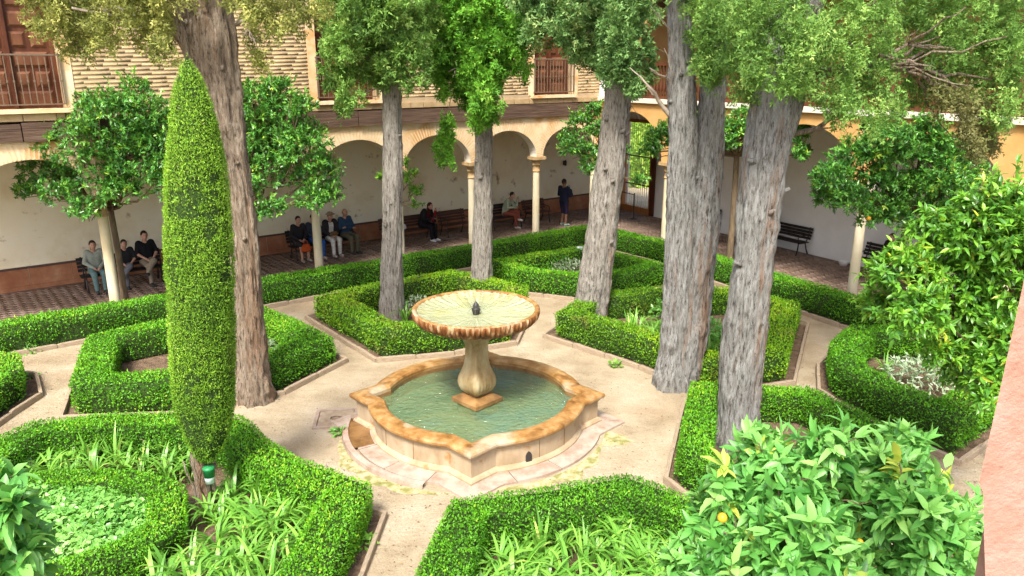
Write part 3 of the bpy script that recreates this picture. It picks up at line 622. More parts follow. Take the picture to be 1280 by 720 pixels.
def rail_window(parent, x0, x1, z0, z1, y_face=0.0):
    """pair of panelled shutters in a reveal with an iron rail in front"""
    w = x1 - x0
    fr = MB(); t = 0.09; y0, y1 = 0.20, 0.32
    fr.box(x0, x0 + t, y0, y1, z0, z1); fr.box(x1 - t, x1, y0, y1, z0, z1); fr.box(x0 + t, x1 - t, y0, y1, z1 - t, z1); fr.box(x0 + w / 2 - 0.035, x0 + w / 2 + 0.035, y0 - 0.01, y1, z0, z1 - t)
    win = fr.build('window', M['wood_red'], parent)
    MB().box(x0 + t, x1 - t, 0.29, 0.31, z0, z1 - t).build('shutter', M['wood_red'], win)
    rows = 7; inner = (w - 2 * t - 0.07) / 2; hh = (z1 - t - z0) / rows
    for c in range(2):
        xa = x0 + t + c * (inner + 0.07)
        for r in range(rows):
            za = z0 + r * hh
            cols = 1 if r % 2 == 0 else 2
            for q in range(cols):
                pw = inner / cols; pa = xa + q * pw
                p = MB(); m_ = 0.045
                a0, a1, b0, b1 = pa + m_, pa + pw - m_, za + m_, za + hh - m_; bv = 0.05
                p.add([(a0, 0.287, b0), (a1, 0.287, b0), (a1, 0.287, b1), (a0, 0.287, b1), (a0 + bv, 0.255, b0 + bv), (a1 - bv, 0.255, b0 + bv), (a1 - bv, 0.255, b1 - bv), (a0 + bv, 0.255, b1 - bv)],
                      [(0, 1, 5, 4), (1, 2, 6, 5), (2, 3, 7, 6), (3, 0, 4, 7), (4, 5, 6, 7)])
                p.build('panel', M['wood_panel'], win)
    rl = MB(); yr = -0.06
    rl.box(x0 - 0.04, x1 + 0.04, yr - 0.02, yr + 0.02, z0 + 1.10, z0 + 1.135)
    for x in (x0 - 0.03, x1 + 0.03): rl.box(x - 0.012, x + 0.012, yr - 0.012, yr + 0.012, z0 + 0.106, z0 + 1.099)
    rl.box(x0 - 0.04, x1 + 0.04, yr - 0.012, yr + 0.012, z0 + 0.08, z0 + 0.105)
    for x in (x0 - 0.03, x1 + 0.03): rl.box(x - 0.015, x + 0.015, yr, 0.02, z0 + 1.095, z0 + 1.125); rl.box(x - 0.015, x + 0.015, yr, 0.02, z0 + 0.085, z0 + 0.11)
    rail = rl.build('railing', M['rail_iron'], parent); n = int(w / 0.125)
    for i in range(n + 1):
        x = x0 + w * i / n; b = MB(); b.box(x - 0.009, x + 0.009, yr - 0.009, yr + 0.009, z0 + 0.1, z0 + 1.105); b.box(x - 0.017, x + 0.017, yr - 0.017, yr + 0.017, z0 + 0.55, z0 + 0.60)
        b.build('bar', M['rail_iron'], rail)
    MB().box(x0 - 0.14, x1 + 0.14, -0.13, 0.32, z0 - 0.09, z0 - 0.004).build('sill', M['arcade'], parent)

# ---- building with brick upper storey
BL = empty('brick_gallery_building', (P0[0], P0[1], 0), A1); tag(BL, 'old brick building with an arcade of slim columns and shuttered windows above', 'building')
ACOLS = [-18.34 + 2.62 * i for i in range(9)]; LX0, LX1 = -18.34, 2.62; THICK = 0.36; ZS = 2.98
mb, so = gallery_wall(LX0, LX1 + 0.0, ACOLS, ZS, 0.90, 4.26, THICK, 0.14)
mb.build('arcade_wall', M['arcade'], BL); so.build('arch_soffit', M['soffit'], BL)
for c in ACOLS[1:]: column(BL, c, THICK / 2, ZS)
for a, b in zip(ACOLS[:-1], ACOLS[1:]):          # thin bricks standing round every arch
    vb = MB(); c = (a + b) / 2; h = (b - a) / 2 - 0.14; N = 44
    for i in range(N):
        t = math.pi * (i + 0.5) / N; dx, dz = -h * math.cos(t), 0.90 * math.sin(t); nx, nz = -math.cos(t) / h, math.sin(t) / 0.9; l = math.hypot(nx, nz); nx /= l; nz /= l
        tx, tz = nz, -nx; p0 = (c + dx + nx * 0.015, ZS + dz + nz * 0.015); ln = 0.30 + 0.03 * random.random()
        ln = min(ln, (4.24 - p0[1]) / max(nz, 0.05)); ln = min(ln, (b - 0.01 - p0[0]) / nx if nx > 0.05 else 9, (a + 0.01 - p0[0]) / nx if nx < -0.05 else 9)
        if ln < 0.08: continue
        wd = 0.016; pr = -0.004 - 0.004 * random.random()
        q = [(p0[0] - tx * wd, p0[1] - tz * wd), (p0[0] + tx * wd, p0[1] + tz * wd), (p0[0] + tx * wd * 1.25 + nx * ln, p0[1] + tz * wd * 1.25 + nz * ln), (p0[0] - tx * wd * 1.25 + nx * ln, p0[1] - tz * wd * 1.25 + nz * ln)]
        vb.add([(x, pr, z) for x, z in q] + [(x, 0.01, z) for x, z in q], [(0, 1, 2, 3), (0, 4, 5, 1), (1, 5, 6, 2), (2, 6, 7, 3), (3, 7, 4, 0)])
    tag(vb.build('arch_bricks', M['voussoir'], BL), kind='stuff')
x = LX0; i = 0
while x < LX1 - 0.05:                            # weathered timbers laid end to end over the arcade
    L_ = min([3.9, 4.6, 3.3, 4.2][i % 4], LX1 - x); zo = random.uniform(-.02, .02)
    me_ = MB().box(x + 0.012, x + L_ - 0.012, -0.09 - 0.02 * (i % 2), THICK, 4.262 + 0.0, 4.66 + zo); bo_ = me_.build('beam', M['beam'], BL); x += L_; i += 1
WINS = [(-15.3, -13.55), (-7.62, -5.93), (-0.27, 1.36)]; Z0, Z1, ZT = 4.95, 7.9, 9.6
up = MB(); xs = [LX0] + [v for w in WINS for v in w] + [LX1]
up.box(LX0, LX1, 0.0, 0.5, 4.69, Z0 - 0.1)
for i in range(0, len(xs), 2): up.box(xs[i], xs[i + 1], 0.0, 0.5, Z0 - 0.1, Z1)
for a, b in WINS: up.box(a, b, 0.0, 0.5, Z1, ZT)
for i in range(0, len(xs), 2): up.box(xs[i], xs[i + 1], 0.0, 0.5, Z1, ZT)
up.build('upper_wall', M['mortar'], BL)
MB().box(LX0, LX1, 0.505, 6.0, 4.5, ZT).build('upper_rooms', M['mortar'], BL)
MB().box(LX0 - 0.3, LX1 + 0.6, -0.7, 6.2, ZT, ZT + 0.25).build('roof', M['dado'], BL)
for a, b in WINS:
    rail_window(BL, a, b, Z0, Z1)
    for q0, q1 in ((a - 0.24, a), (b, b + 0.24)): MB().box(q0, q1, -0.018, 0.02, Z0 - 0.003, Z1 + 0.2).build('jamb', M['arcade'], BL)
bk = []; zc = 4.99; row = 0                      # courses of thin bricks with wide joints
while zc < ZT - 0.05:
    edges = [LX0] + [v for a, b in WINS for v in (a - 0.245, b + 0.245)] + [LX1 - 0.002]
    for xa0, xb0 in zip(edges[::2], edges[1::2]):
        x = xa0 - random.uniform(0, 0.25)
        while x < xb0 - 0.02:
            l = random.uniform(0.26, 0.62); xa, xb = max(x, xa0), min(x + l, xb0)
            if xb - xa > 0.03: bk.append((xa, xb, zc + random.uniform(-.003, .003), 0.054 + random.uniform(-.004, .004), random.uniform(0.004, 0.007)))
            x += l + 0.009
    zc += 0.094; row += 1
bk = np.array(bk); n = len(bk); V = np.zeros((n, 8, 3))
for j, (xi, yo, zi) in enumerate([(0, 1, 0), (1, 1, 0), (1, 1, 1), (0, 1, 1), (0, 0, 0), (1, 0, 0), (1, 0, 1), (0, 0, 1)]):
    V[:, j, 0] = bk[:, xi]; V[:, j, 1] = -bk[:, 4] if yo else 0.01; V[:, j, 2] = bk[:, 2] + zi * bk[:, 3]
F = np.array([(0, 1, 2, 3), (0, 4, 5, 1), (1, 5, 6, 2), (2, 6, 7, 3), (3, 7, 4, 0)])
tag(mesh_np('brick_courses', V.reshape(-1, 3), (F[None] + (np.arange(n) * 8)[:, None, None]).reshape(-1, 4), M['brick'], BL), kind='stuff')
st_ = MB(); x = LX0                              # rough stone course under the windows
while x < LX1 - 0.1:
    l = min(random.uniform(0.35, 0.75), LX1 - x); st_ = MB().box(x + 0.01, x + l - 0.01, -0.035 - random.uniform(0, .02), 0.01, 4.70, 4.845); st_.build('stone', M['brick'], BL); x += l
# rear wall, ceiling and dado of the gallery
RW_END = 8.2
MB().box(LX0, RW_END, WALL_D, WALL_D + 0.4, 0.0, 4.5).build('rear_wall', M['cream'], BL)
MB().box(LX0, 2.62, THICK + 0.004, WALL_D - 0.004, 4.27, 4.5).build('ceiling', M['beam'], BL)
MB().box(2.625, RW_END, -4.0, WALL_D + 0.3, 4.51, 4.7).build('ceiling', M['beam'], BL)
x = LX0; i = 0
while x < RW_END - 0.2:
    l = min(0.62 + 0.2 * (i % 3), RW_END - x); MB().box(x + 0.008, x + l - 0.008, WALL_D - 0.025, WALL_D + 0.01, 0.14, 0.60).build('dado_tile', M['dado'], BL); x += l; i += 1
MB().box(LX0, RW_END, WALL_D - 0.035, WALL_D + 0.01, 0.605, 0.66).build('dado_band', M['dado_band'], BL)
MB().box(LX0, RW_END, WALL_D - 0.03, WALL_D + 0.01, 0.02, 0.135).build('skirting', M['dado'], BL)
MB().box(LX0, RW_END, WALL_D - 0.022, WALL_D + 0.01, 0.665, 0.70).build('dado_trim', M['cream'], BL)

# ---- ochre building with the turned balustrade
BR = empty('ochre_gallery_building', (PC[0], PC[1], 0), A2); tag(BR, 'ochre plastered building with wide arches below an open balustraded gallery', 'building')
RCOLS = [0.0, 3.45, 6.9, 10.35, 13.8, 17.25]; RX1 = 17.25; RD = 4.1; RZS = 2.95
mb, so = gallery_wall(0.0, RX1, RCOLS, RZS, 1.48, 4.72, THICK, 0.15)
mb.build('arcade_wall', M['orange_wall'], BR); so.build('arch_soffit', M['soffit'], BR)
for c in RCOLS: column(BR, c, THICK / 2, RZS, 0.12)
MB().box(0.003, RX1, -0.10, THICK + 0.1, 4.725, 4.86).build('ledge', M['soffit'], BR)
MB().box(0, RX1, THICK + 0.105, RD + 0.4, 4.52, 4.72).build('ceiling', M['beam'], BR)
MB().box(0.003, 0.55, 0.0, 0.4, 4.865, 7.8).build('pier', M['white'], BR)
MB().box(-3.0, RX1, 2.4, 2.6, 4.73, 7.8).build('upper_rear_wall', M['orange_wall'], BR)
MB().box(0, RX1, -0.6, 4.8, 7.81, 8.1).build('roof', M['beam'], BR)
bl = MB(); bl.box(0.56, RX1, 0.08, 0.2, 4.87, 4.95); bl.box(0.56, RX1, 0.06, 0.22, 5.86, 5.95); bal = bl.build('balustrade', M['wood_red'], BR)
bal_me = MB().lathe([(0.028, 4.95), (0.028, 5.08), (0.045, 5.12), (0.05, 5.22), (0.03, 5.36), (0.022, 5.45), (0.03, 5.50), (0.022, 5.56), (0.036, 5.68), (0.028, 5.78), (0.028, 5.86)], 8).build('baluster', M['wood_red'], bal)
bal_me.location = (0.70, 0.14, 0)
for i in range(1, 110):
    o = bpy.data.objects.new('baluster', bal_me.data); COL.objects.link(o); o.parent = bal; o.location = (0.70 + 0.15 * i, 0.14, 0)
for x in (3.45, 6.9, 10.35, 13.8): MB().box(x - 0.09, x + 0.09, 0.02, 0.26, 4.865, 7.8).build('post', M['wood_red'], BR)
DX0, DX1, DZ = -3.6, -1.75, 3.8                 # doorway with the tall grille at the end of the gallery
rw = MB(); rw.box(-7.0, DX0, RD, RD + 0.35, 0, 4.52); rw.box(DX1, RX1, RD, RD + 0.35, 0, 4.52); rw.box(DX0, DX1, RD, RD + 0.35, DZ, 4.52); rw.build('rear_wall', M['white'], BR)
fr = MB(); fr.box(DX0 - 0.02, DX0 + 0.08, RD - 0.05, RD + 0.2, 0, DZ); fr.box(DX1 - 0.10, DX1 + 0.02, RD - 0.05, RD + 0.2, 0, DZ); fr.box(DX0 + 0.08, DX1 - 0.10, RD - 0.05, RD + 0.2, DZ - 0.12, DZ); fr.box(DX0 + 0.08, DX1 - 0.10, RD - 0.05, RD + 0.25, 0.0, 0.28)
dw = fr.build('door_frame', M['wood_orange'], BR)
n = 12
for i in range(n + 1):
    x = DX0 + 0.14 + (DX1 - DX0 - 0.27) * i / n; MB().box(x - 0.009, x + 0.009, RD + 0.08, RD + 0.098, 0.28, DZ - 0.12).build('grille_bar', M['soffit'], dw)
for z in (1.15, 2.3): MB().box(DX0 + 0.14, DX1 - 0.10, RD + 0.06, RD + 0.078, z, z + 0.05).build('cross_bar', M['iron'], dw)
dl = MB(); dl.box(DX1 + 0.03, DX1 + 0.26, RD - 0.12, RD - 0.05, 0.05, DZ - 0.1); dl.build('door_leaf', M['wood_red'], BR)
MB().box(DX0 - 0.45, DX0 - 0.021, RD - 0.03, RD + 0.01, 0, 3.9).build('door_jamb', M['orange_wall'], BR)
# ---- gallery floors with herringbone brick
fl_ = empty('gallery_floor'); tag(fl_, 'brown herringbone brick floor of the galleries', 'floor', kind='structure')
pa = [L2W(LX0, -0.25), L2W(2.62 - 0.1, -0.25), R2W(0.1, -0.25), R2W(RX1, -0.25), R2W(RX1, RD), R2W(-6.5, RD + 0.2), L2W(RW_END, WALL_D + 0.1), L2W(LX0, WALL_D + 0.1)]
MB().add([(p[0], p[1], 0.016) for p in pa], [tuple(range(len(pa)))]).build('floor_bed', M['paver_joint'], fl_)
def herring(x0, x1, y0, y1, to_world, name):
    bw_, bl2 = 0.135, 0.27; g = 0.006; out = []
    K = int((x1 - x0 + y1 - y0) / bw_) + 8
    for i in range(-K, K):
        for j in range(-6, int((x1 - x0) / bl2) + 40):
            # classic herringbone on a grid turned 45 degrees
            for (ax, ay, bx, by) in ((i + 0, i + 4 * 0, 2, 1), (i + 2, i - 1 + 1 - 1 + 1, 1, 2)):
                gx, gy = ax + 4 * 0, ay; out.append(0) if False else None
        break
    tiles = []
    S = bw_ / math.sqrt(1)
    r = int(((x1 - x0) + (y1 - y0)) / S) + 4
    for k in range(-r, r):
        for m_ in range(-r, r):
            cx, cy_ = k + 2 * m_, k - 2 * m_            # lattice of the herringbone pair
            for (ox, oy, w, h) in ((0, 0, 2, 1), (0, 1, 1, 2)):
                X0, Y0 = cx + ox, cy_ + oy
                c45 = math.sqrt(0.5); mx, my = (X0 + w / 2) * S, (Y0 + h / 2) * S
                u, v = (mx - my) * c45, (mx + my) * c45
                if x0 + 0.15 < u + (x0 + x1) / 2 < x1 - 0.15 and y0 + 0.15 < v + (y0 + y1) / 2 < y1 - 0.15: tiles.append((u + (x0 + x1) / 2, v + (y0 + y1) / 2, w * S - g, h * S - g))
    V = []; F = []; c45 = math.sqrt(0.5)
    for (u, v, w, h) in tiles:
        z = 0.026 + random.uniform(-.003, .003); k = len(V)
        for zz, gr in ((z, 0.0), (0.017, 0.0)):
            for sx, sy in ((-1, -1), (1, -1), (1, 1), (-1, 1)):
                a, b = sx * w / 2, sy * h / 2; V.append(to_world(u + (a - b) * c45, v + (a + b) * c45, zz))
        F += [(k, k + 1, k + 2, k + 3), (k, k + 4, k + 5, k + 1), (k + 1, k + 5, k + 6, k + 2), (k + 2, k + 6, k + 7, k + 3), (k + 3, k + 7, k + 4, k)]
    return tag(mesh_np(name, np.array(V), np.array(F), M['paver'], fl_), kind='stuff')
herring(-16.5, 7.3, -0.2, WALL_D, L2W, 'paving_bricks')
herring(0.3, 14.5, 0.9, RD, R2W, 'paving_bricks')

# ---- plastered pier beside the camera
pr_ = [AT(1300, 255, 2.6), AT(1223, 602, 2.6), AT(1231, 618, 2.62), AT(1231, 735, 2.62)]
pv = [(p[0], p[2]) for p in pr_]; (xa, za), (xb, zb_) = pv[0], pv[1]; y0 = float(np.mean([p[1] for p in pr_]))
def pier_slice(u, v):                             # the face is an upright wall at one distance from the camera's own wall
    d = ray(u, v); t = 2.35 / d[1]; return (d[0] * t, CAM_H + d[2] * t)
ed = [pier_slice(1301, 255), pier_slice(1280, 350), pier_slice(1252, 478), pier_slice(1224, 602), pier_slice(1229, 615), pier_slice(1230, 670), pier_slice(1232, 730)]
ed = [(ed[0][0] + 0.02, 6.6)] + ed + [(ed[-1][0] + 0.04, 0.0)]
V = [(x, 2.35, z) for x, z in ed] + [(x * 2.85 / 2.35 + 0.03, 2.85, z - 0.03) for x, z in ed] + [(2.0, 2.35, z) for x, z in ed] + [(2.0, 2.85, z) for x, z in ed]
k = len(ed); F = [(i, i + 1, 2 * k + i + 1, 2 * k + i) for i in range(k - 1)] + [(k + i, k + i + 1, i + 1, i) for i in range(k - 1)] + [(2 * k + i, 2 * k + i + 1, 3 * k + i + 1, 3 * k + i) for i in range(k - 1)] + [(0, 2 * k, 3 * k, k)]
pz = MB().add(V, F); tag(pz.build('plaster_pier', M['pink']), 'pink plastered wall with a chipped ochre edge', 'wall')

# ------------------------------------------------------------------ trees
def trunk_mesh(name, path, rad, mat, parent, seed=0, seg=76, flare=0.0, rough=0.09, rings=170):
    P = np.array(path, float); t = np.linspace(0, 1, len(P)); tt = np.linspace(0, 1, rings)
    ctr = np.stack([np.interp(tt, t, P[:, i]) for i in range(3)], 1)
    for _ in range(12): ctr[1:-1] = (ctr[:-2] + 2 * ctr[1:-1] + ctr[2:]) / 4
    R = np.interp(tt, t, rad); h = ctr[:, 2] - ctr[0, 2]
    R = R * (1 + flare * np.exp(-h / 0.28))
    a = np.linspace(0, 2 * np.pi, seg, endpoint=False); r = np.random.default_rng(seed)
    A, H_ = np.meshgrid(a, h); d = np.zeros_like(A)
    for k in range(10):
        f = r.integers(2, 15); ph = r.random() * 6.28; tw = r.normal() * 0.35; wz = r.normal() * 0.5
        d += np.abs(np.sin((f * A + tw * H_ * f * 0.35 + ph + 0.6 * np.sin(wz * H_ * 2 + k)) / 1.0)) * (1.0 / (1 + f * 0.13)) * 0.35
    d = (d - d.mean()) * rough + 0.05 * np.sin(2 * A + r.random() * 6 + 0.3 * H_) + 0.03 * np.sin(3 * A - 0.5 * H_ + r.random() * 6)
    hm = max(h[-1], 1.0)
    for na, nz, amp in ((7, 1.3, 0.05), (15, 1.6, 0.075), (29, 2.6, 0.06), (52, 5.0, 0.035)):      # plates and fissures
        nz = max(2, int(nz * hm)); g = r.random((nz + 2, na)); fa = (A / (2 * np.pi) * na + 0.5 * np.sin(H_ * 1.7)) % na; fz = np.clip(H_ / hm, 0, 1) * nz
        a0 = np.floor(fa).astype(int) % na; a1 = (a0 + 1) % na; ta = fa - np.floor(fa); z0 = np.clip(np.floor(fz).astype(int), 0, nz); tz = fz - z0
        ta = ta * ta * (3 - 2 * ta); tz = tz * tz * (3 - 2 * tz)
        v = (g[z0, a0] * (1 - ta) + g[z0, a1] * ta) * (1 - tz) + (g[z0 + 1, a0] * (1 - ta) + g[z0 + 1, a1] * ta) * tz
        d += amp * (1 - 2 * np.abs(v - 0.5) * 2) * (rough / 0.09)
    d -= d.mean()
    if flare: d += flare * 0.5 * np.exp(-H_ / 0.3) * np.sin(5 * A + r.random() * 6)
    rr = R[:, None] * (1 + d)
    V = np.stack([ctr[:, None, 0] + rr * np.cos(A), ctr[:, None, 1] + rr * np.sin(A), np.repeat(ctr[:, 2:3], seg, 1)], 2)
    i, j = np.meshgrid(np.arange(rings - 1), np.arange(seg), indexing='ij'); j2 = (j + 1) % seg
    F = np.stack([i * seg + j, i * seg + j2, (i + 1) * seg + j2, (i + 1) * seg + j], 2).reshape(-1, 4)
    return mesh_np(name, V.reshape(-1, 3), F, mat, parent, smooth=True)
def branch(mb, a, b, r0, r1, wig=0.12, n=7):
    a = np.array(a, float); b = np.array(b, float); L_ = np.linalg.norm(b - a)
    P = [a + (b - a) * t + rng.normal(size=3) * wig * L_ * 0.3 * math.sin(math.pi * t) for t in np.linspace(0, 1, n)]
    mb.tube(P, list(np.linspace(r0, r1, n)), 6); return P
def fronds(pos, out, n_leaf, L, W, spread=0.9):
    """flat feathery sprays: every spray is a fan of narrow scale shoots"""
    n = len(pos); out = unit(out); side = unit(np.cross(out, runit(n)))
    AX, PO, NR = [], [], []
    nr = np.cross(side, out)
    for k in range(n_leaf):
        t = k / (n_leaf - 1); ang = (t - 0.5) * 2 * spread + rng.normal(size=(n, 1)) * 0.15; base = pos + out * L * 0.9 * (0.55 * abs(math.sin(k * 2.4)))
        AX.append(out * np.cos(ang) + side * np.sin(ang)); PO.append(base); NR.append(nr + runit(n) * 0.35)
    return np.concatenate(PO), np.concatenate(AX), np.concatenate(NR)
def cypress_crown(name, clumps, plane_y, mat, parent, L=0.10, per=1.0, seed=1, dj=0.9, droop=0.0, m=26):
    PO, AX, NR, VR = [], [], [], []
    lg = np.random.default_rng(seed)
    for cl in clumps:
        u, v, r = cl[:3]; dd = (plane_y + (lg.normal() * dj if len(cl) == 3 else cl[3] + lg.normal() * 0.12)) / ray(u, v)[1]; rw = r / FPX * dd; c = AT(u, v, dd)
        k = max(8, int(36 * per * (rw / 0.42) ** 2 * (1.0 if v > -20 else 0.42)))
        sub = c + runit(k) * (rw * 1.12 * rng.random((k, 1)) ** 0.5) * np.array([1, 1.1, 1.05])
        for q in range(1):
            p = np.repeat(sub, m, 0) + rng.normal(size=(k * m, 3)) * 0.05 * np.array([1, 1, 1.5])
            o = unit(np.repeat(unit(sub - c), m, 0) * 0.8 + rng.normal(size=(k * m, 3)) * 0.55 + np.array([0, 0, 0.05 - droop]))
            a, b, n_ = fronds(p, o, 3, L, L * 0.3); PO.append(a); AX.append(b); NR.append(n_)
            vv = np.repeat(np.clip(0.5 + 0.2 * rng.normal(size=k) + 0.12 * lg.normal(), 0, 1), m); VR.append(np.tile(np.clip(vv + rng.normal(size=len(vv)) * 0.16, 0, 1), 3))
    PO = np.concatenate(PO); 
    return leaf_mesh(name, PO, np.concatenate(AX), np.concatenate(NR), L * rng.uniform(0.6, 1.2, len(PO)), L * 0.34, mat, parent, np.concatenate(VR))
def up_list(u0, u1, v0, rows, r): return [(u, v0 - r * 1.1 * j, r) for j in range(rows) for u in np.arange(u0, u1 + 1, r * 1.25)]
def cypress(label, base, pts, mat_b, mat_l, clumps, seed, flare=0.10, extra=None, L=0.10, per=1.0, rough=0.09, dj=0.55, front=-0.2, m=26):
    """pts: (u, v, width px) up the trunk from its base, at the base's depth"""
    t = empty('cypress_tree', (base[0], base[1], 0)); tag(t, label, 'tree', 'cypress trees'); off = np.array([base[0], base[1], 0])
    dep0 = depth_of(np.array([base[0], base[1], 0.0]))
    def path(pp):
        out, rad = [], []
        for k, (u, v, w) in enumerate(pp):
            d = ray(u, v); tt = base[1] / d[1]; p = np.array([0, 0, CAM_H]) + d * tt
            out.append(p - off); rad.append(w / FPX * tt * 0.465)
        return out, rad
    for i, stem in enumerate(pts):
        P_, R_ = path(stem)
        if i == 0: P_.insert(0, np.array([P_[0][0], P_[0][1], -0.08])); R_.insert(0, R_[0] * 1.02)
        trunk_mesh('trunk', P_, R_, M[mat_b], t, seed + i, flare=flare if i == 0 or flare > 0.3 else 0, rough=rough)
    lg = np.random.default_rng(seed + 7); P_, R_ = path(pts[0])
    for q in range(6):                            # stubs of lost branches
        t_ = lg.uniform(0.25, 0.85) * (len(P_) - 2); i_ = int(t_); p = P_[i_] + (P_[i_ + 1] - P_[i_]) * (t_ - i_); a = lg.uniform(math.pi * 1.05, math.pi * 1.95); r_ = R_[i_]
        d = np.array([math.cos(a), math.sin(a), lg.uniform(0.1, 0.7)]); mb = MB(); mb.tube([p + d * r_ * 0.7, p + d * r_ * 1.08, p + d * r_ * 1.08 + d * lg.uniform(0.03, 0.10)], [r_ * 0.24, r_ * 0.13, r_ * 0.07], 8); mb.build('branch_stub', M[mat_b], t)
    cr = cypress_crown('crown', clumps, base[1] + front, M[mat_l], t, L, per, seed, dj, m=m); cr.location = -Vector(t.location)
    return t, base[1]
def limbs(t, dep, segs, mat='twig'):
    for (u0, v0, u1, v1, r0, r1) in segs:
        mb = MB(); A_, B_ = AT(u0, v0, dep / ray(u0, v0)[1]), AT(u1, v1, (dep + random.uniform(-.4, .4)) / ray(u1, v1)[1])
        P_ = branch(mb, A_, B_, r0, r1)
        for k in range(3):
            q = P_[2 + k]; branch(mb, q, q + (B_ - A_) * 0.3 + rng.normal(size=3) * np.linalg.norm(B_ - A_) * 0.16, r0 * 0.45, r1 * 0.5)
        o = mb.build('branch', M[mat], t); o.location = -Vector(t.location)

tA, dA = cypress('leaning red barked cypress with a forked stem behind the clipped conical cypress', G(319, 500)[:2],
    [[(318, 478, 42), (312, 400, 34), (306, 300, 34), (292, 200, 37), (278, 110, 48), (262, 30, 58), (256, -60, 52), (250, -200, 40)],
     [(284, 130, 20), (250, 78, 30), (226, 30, 30), (212, -30, 28), (200, -120, 22)]],
    'bark_red', 'cyp_yellow',
    [(215, -5, 22, -0.75), (205, 30, 14, -0.75), (300, -5, 18, -0.75), (318, 18, 12, -0.75), (72, 12, 34), (105, 18, 40), (145, 14, 42), (180, 18, 30), (90, 42, 24), (62, 30, 20), (120, 45, 20), (196, 45, 20), (205, 68, 13), (190, 8, 24), (335, 8, 30), (372, 5, 30), (396, 8, 18), (318, 50, 15), (324, 78, 11), (345, 28, 14)] + up_list(50, 400, -35, 2, 42),
    11, flare=0.22, L=0.066, per=1.1, rough=0.13, m=28)
limbs(tA, dA, [(270, 60, 130, 20, 0.06, 0.02), (260, 30, 90, 10, 0.06, 0.02), (275, 40, 350, 10, 0.05, 0.015), (300, 20, 322, 60, 0.02, 0.008), (294, 30, 312, 5, 0.02, 0.006), (305, 45, 325, -10, 0.02, 0.006)])
tB, dB = cypress('straight pale grey cypress standing beside the woman in red', G(490, 399)[:2],
    [[(489, 392, 30), (490, 300, 27), (491, 200, 27), (490, 100, 25), (488, 0, 22), (487, -150, 16)]],
    'bark_grey', 'cyp_green',
    [(488, 30, 17, -0.75), (490, 4, 20, -0.75), (495, 58, 12, -0.75), (478, -10, 20, -0.75), (482, 84, 8, -0.75), (425, 15, 28), (462, 12, 34), (500, 16, 34), (530, 30, 24), (435, 45, 28), (475, 50, 30), (510, 62, 28), (425, 80, 20), (455, 78, 24), (520, 92, 18), (420, 108, 15), (438, 120, 13), (430, 132, 10), (480, 80, 22), (478, 105, 13), (412, 60, 14)] + up_list(420, 560, -30, 2, 38),
    21, L=0.10)
limbs(tB, dB, [(490, 90, 435, 60, 0.04, 0.012), (490, 110, 430, 115, 0.03, 0.01), (490, 60, 530, 40, 0.035, 0.01), (508, 110, 505, 60, 0.02, 0.008)])
tC, dC = cypress('slim grey cypress with bright green sprays and one sprig hanging below its crown', G(602, 374)[:2],
    [[(602, 366, 29), (603, 300, 27), (604, 220, 24), (605, 140, 22), (606, 40, 20), (606, -130, 15)]],
    'bark_grey', 'cyp_bright',
    [(605, 8, 24, -0.75), (603, 36, 24, -0.75), (606, 64, 24, -0.75), (603, 92, 22, -0.75), (607, 115, 17, -0.75), (602, 134, 12, -0.75), (596, 152, 7, -0.75), (612, 148, 6, -0.75), (560, 18, 30), (598, 14, 32), (635, 18, 30), (556, 52, 28), (592, 50, 32), (632, 56, 30), (565, 84, 26), (600, 92, 28), (640, 85, 20), (544, 76, 18), (550, 105, 14), (580, 112, 18), (608, 122, 18), (600, 150, 9), (608, 142, 9), (648, 60, 14), (557, 168, 7), (558, 182, 11), (556, 196, 9), (560, 154, 4)] + up_list(555, 660, -28, 2, 36),
    31, L=0.10, per=1.15)
limbs(tC, dC, [(605, 60, 655, 40, 0.035, 0.008), (605, 80, 660, 75, 0.03, 0.006), (620, 50, 662, 30, 0.02, 0.006), (606, 70, 560, 90, 0.03, 0.01), (562, 110, 558, 185, 0.010, 0.005)])
tD, dD = cypress('grey cypress leaning over the diamond hedge towards the ochre arch', G(738, 402)[:2],
    [[(738, 394, 42), (746, 330, 40), (755, 260, 38), (764, 190, 37), (772, 120, 34), (779, 40, 30), (786, -120, 22)]],
    'bark_grey', 'cyp_blue',
    [(782, 5, 22, -0.75), (775, 30, 22, -0.75), (772, 56, 22, -0.75), (784, 78, 18, -0.75), (766, 84, 14, -0.75), (792, 100, 15, -0.75), (668, 10, 26), (700, 14, 30), (738, 18, 32), (776, 20, 32), (682, 38, 20), (712, 48, 22), (745, 52, 28), (780, 58, 26), (735, 78, 15), (765, 85, 18), (795, 95, 17), (788, 112, 11), (805, 20, 18), (805, 70, 12), (665, 42, 14)] + up_list(670, 820, -28, 2, 38),
    41, L=0.10)
limbs(tD, dD, [(775, 110, 800, 70, 0.02, 0.006), (790, 60, 815, 20, 0.02, 0.006), (770, 100, 800, 150, 0.012, 0.004), (768, 95, 760, 130, 0.01, 0.004), (780, 40, 700, 15, 0.04, 0.01), (800, 60, 818, 100, 0.015, 0.005), (795, 30, 822, 70, 0.015, 0.005)])
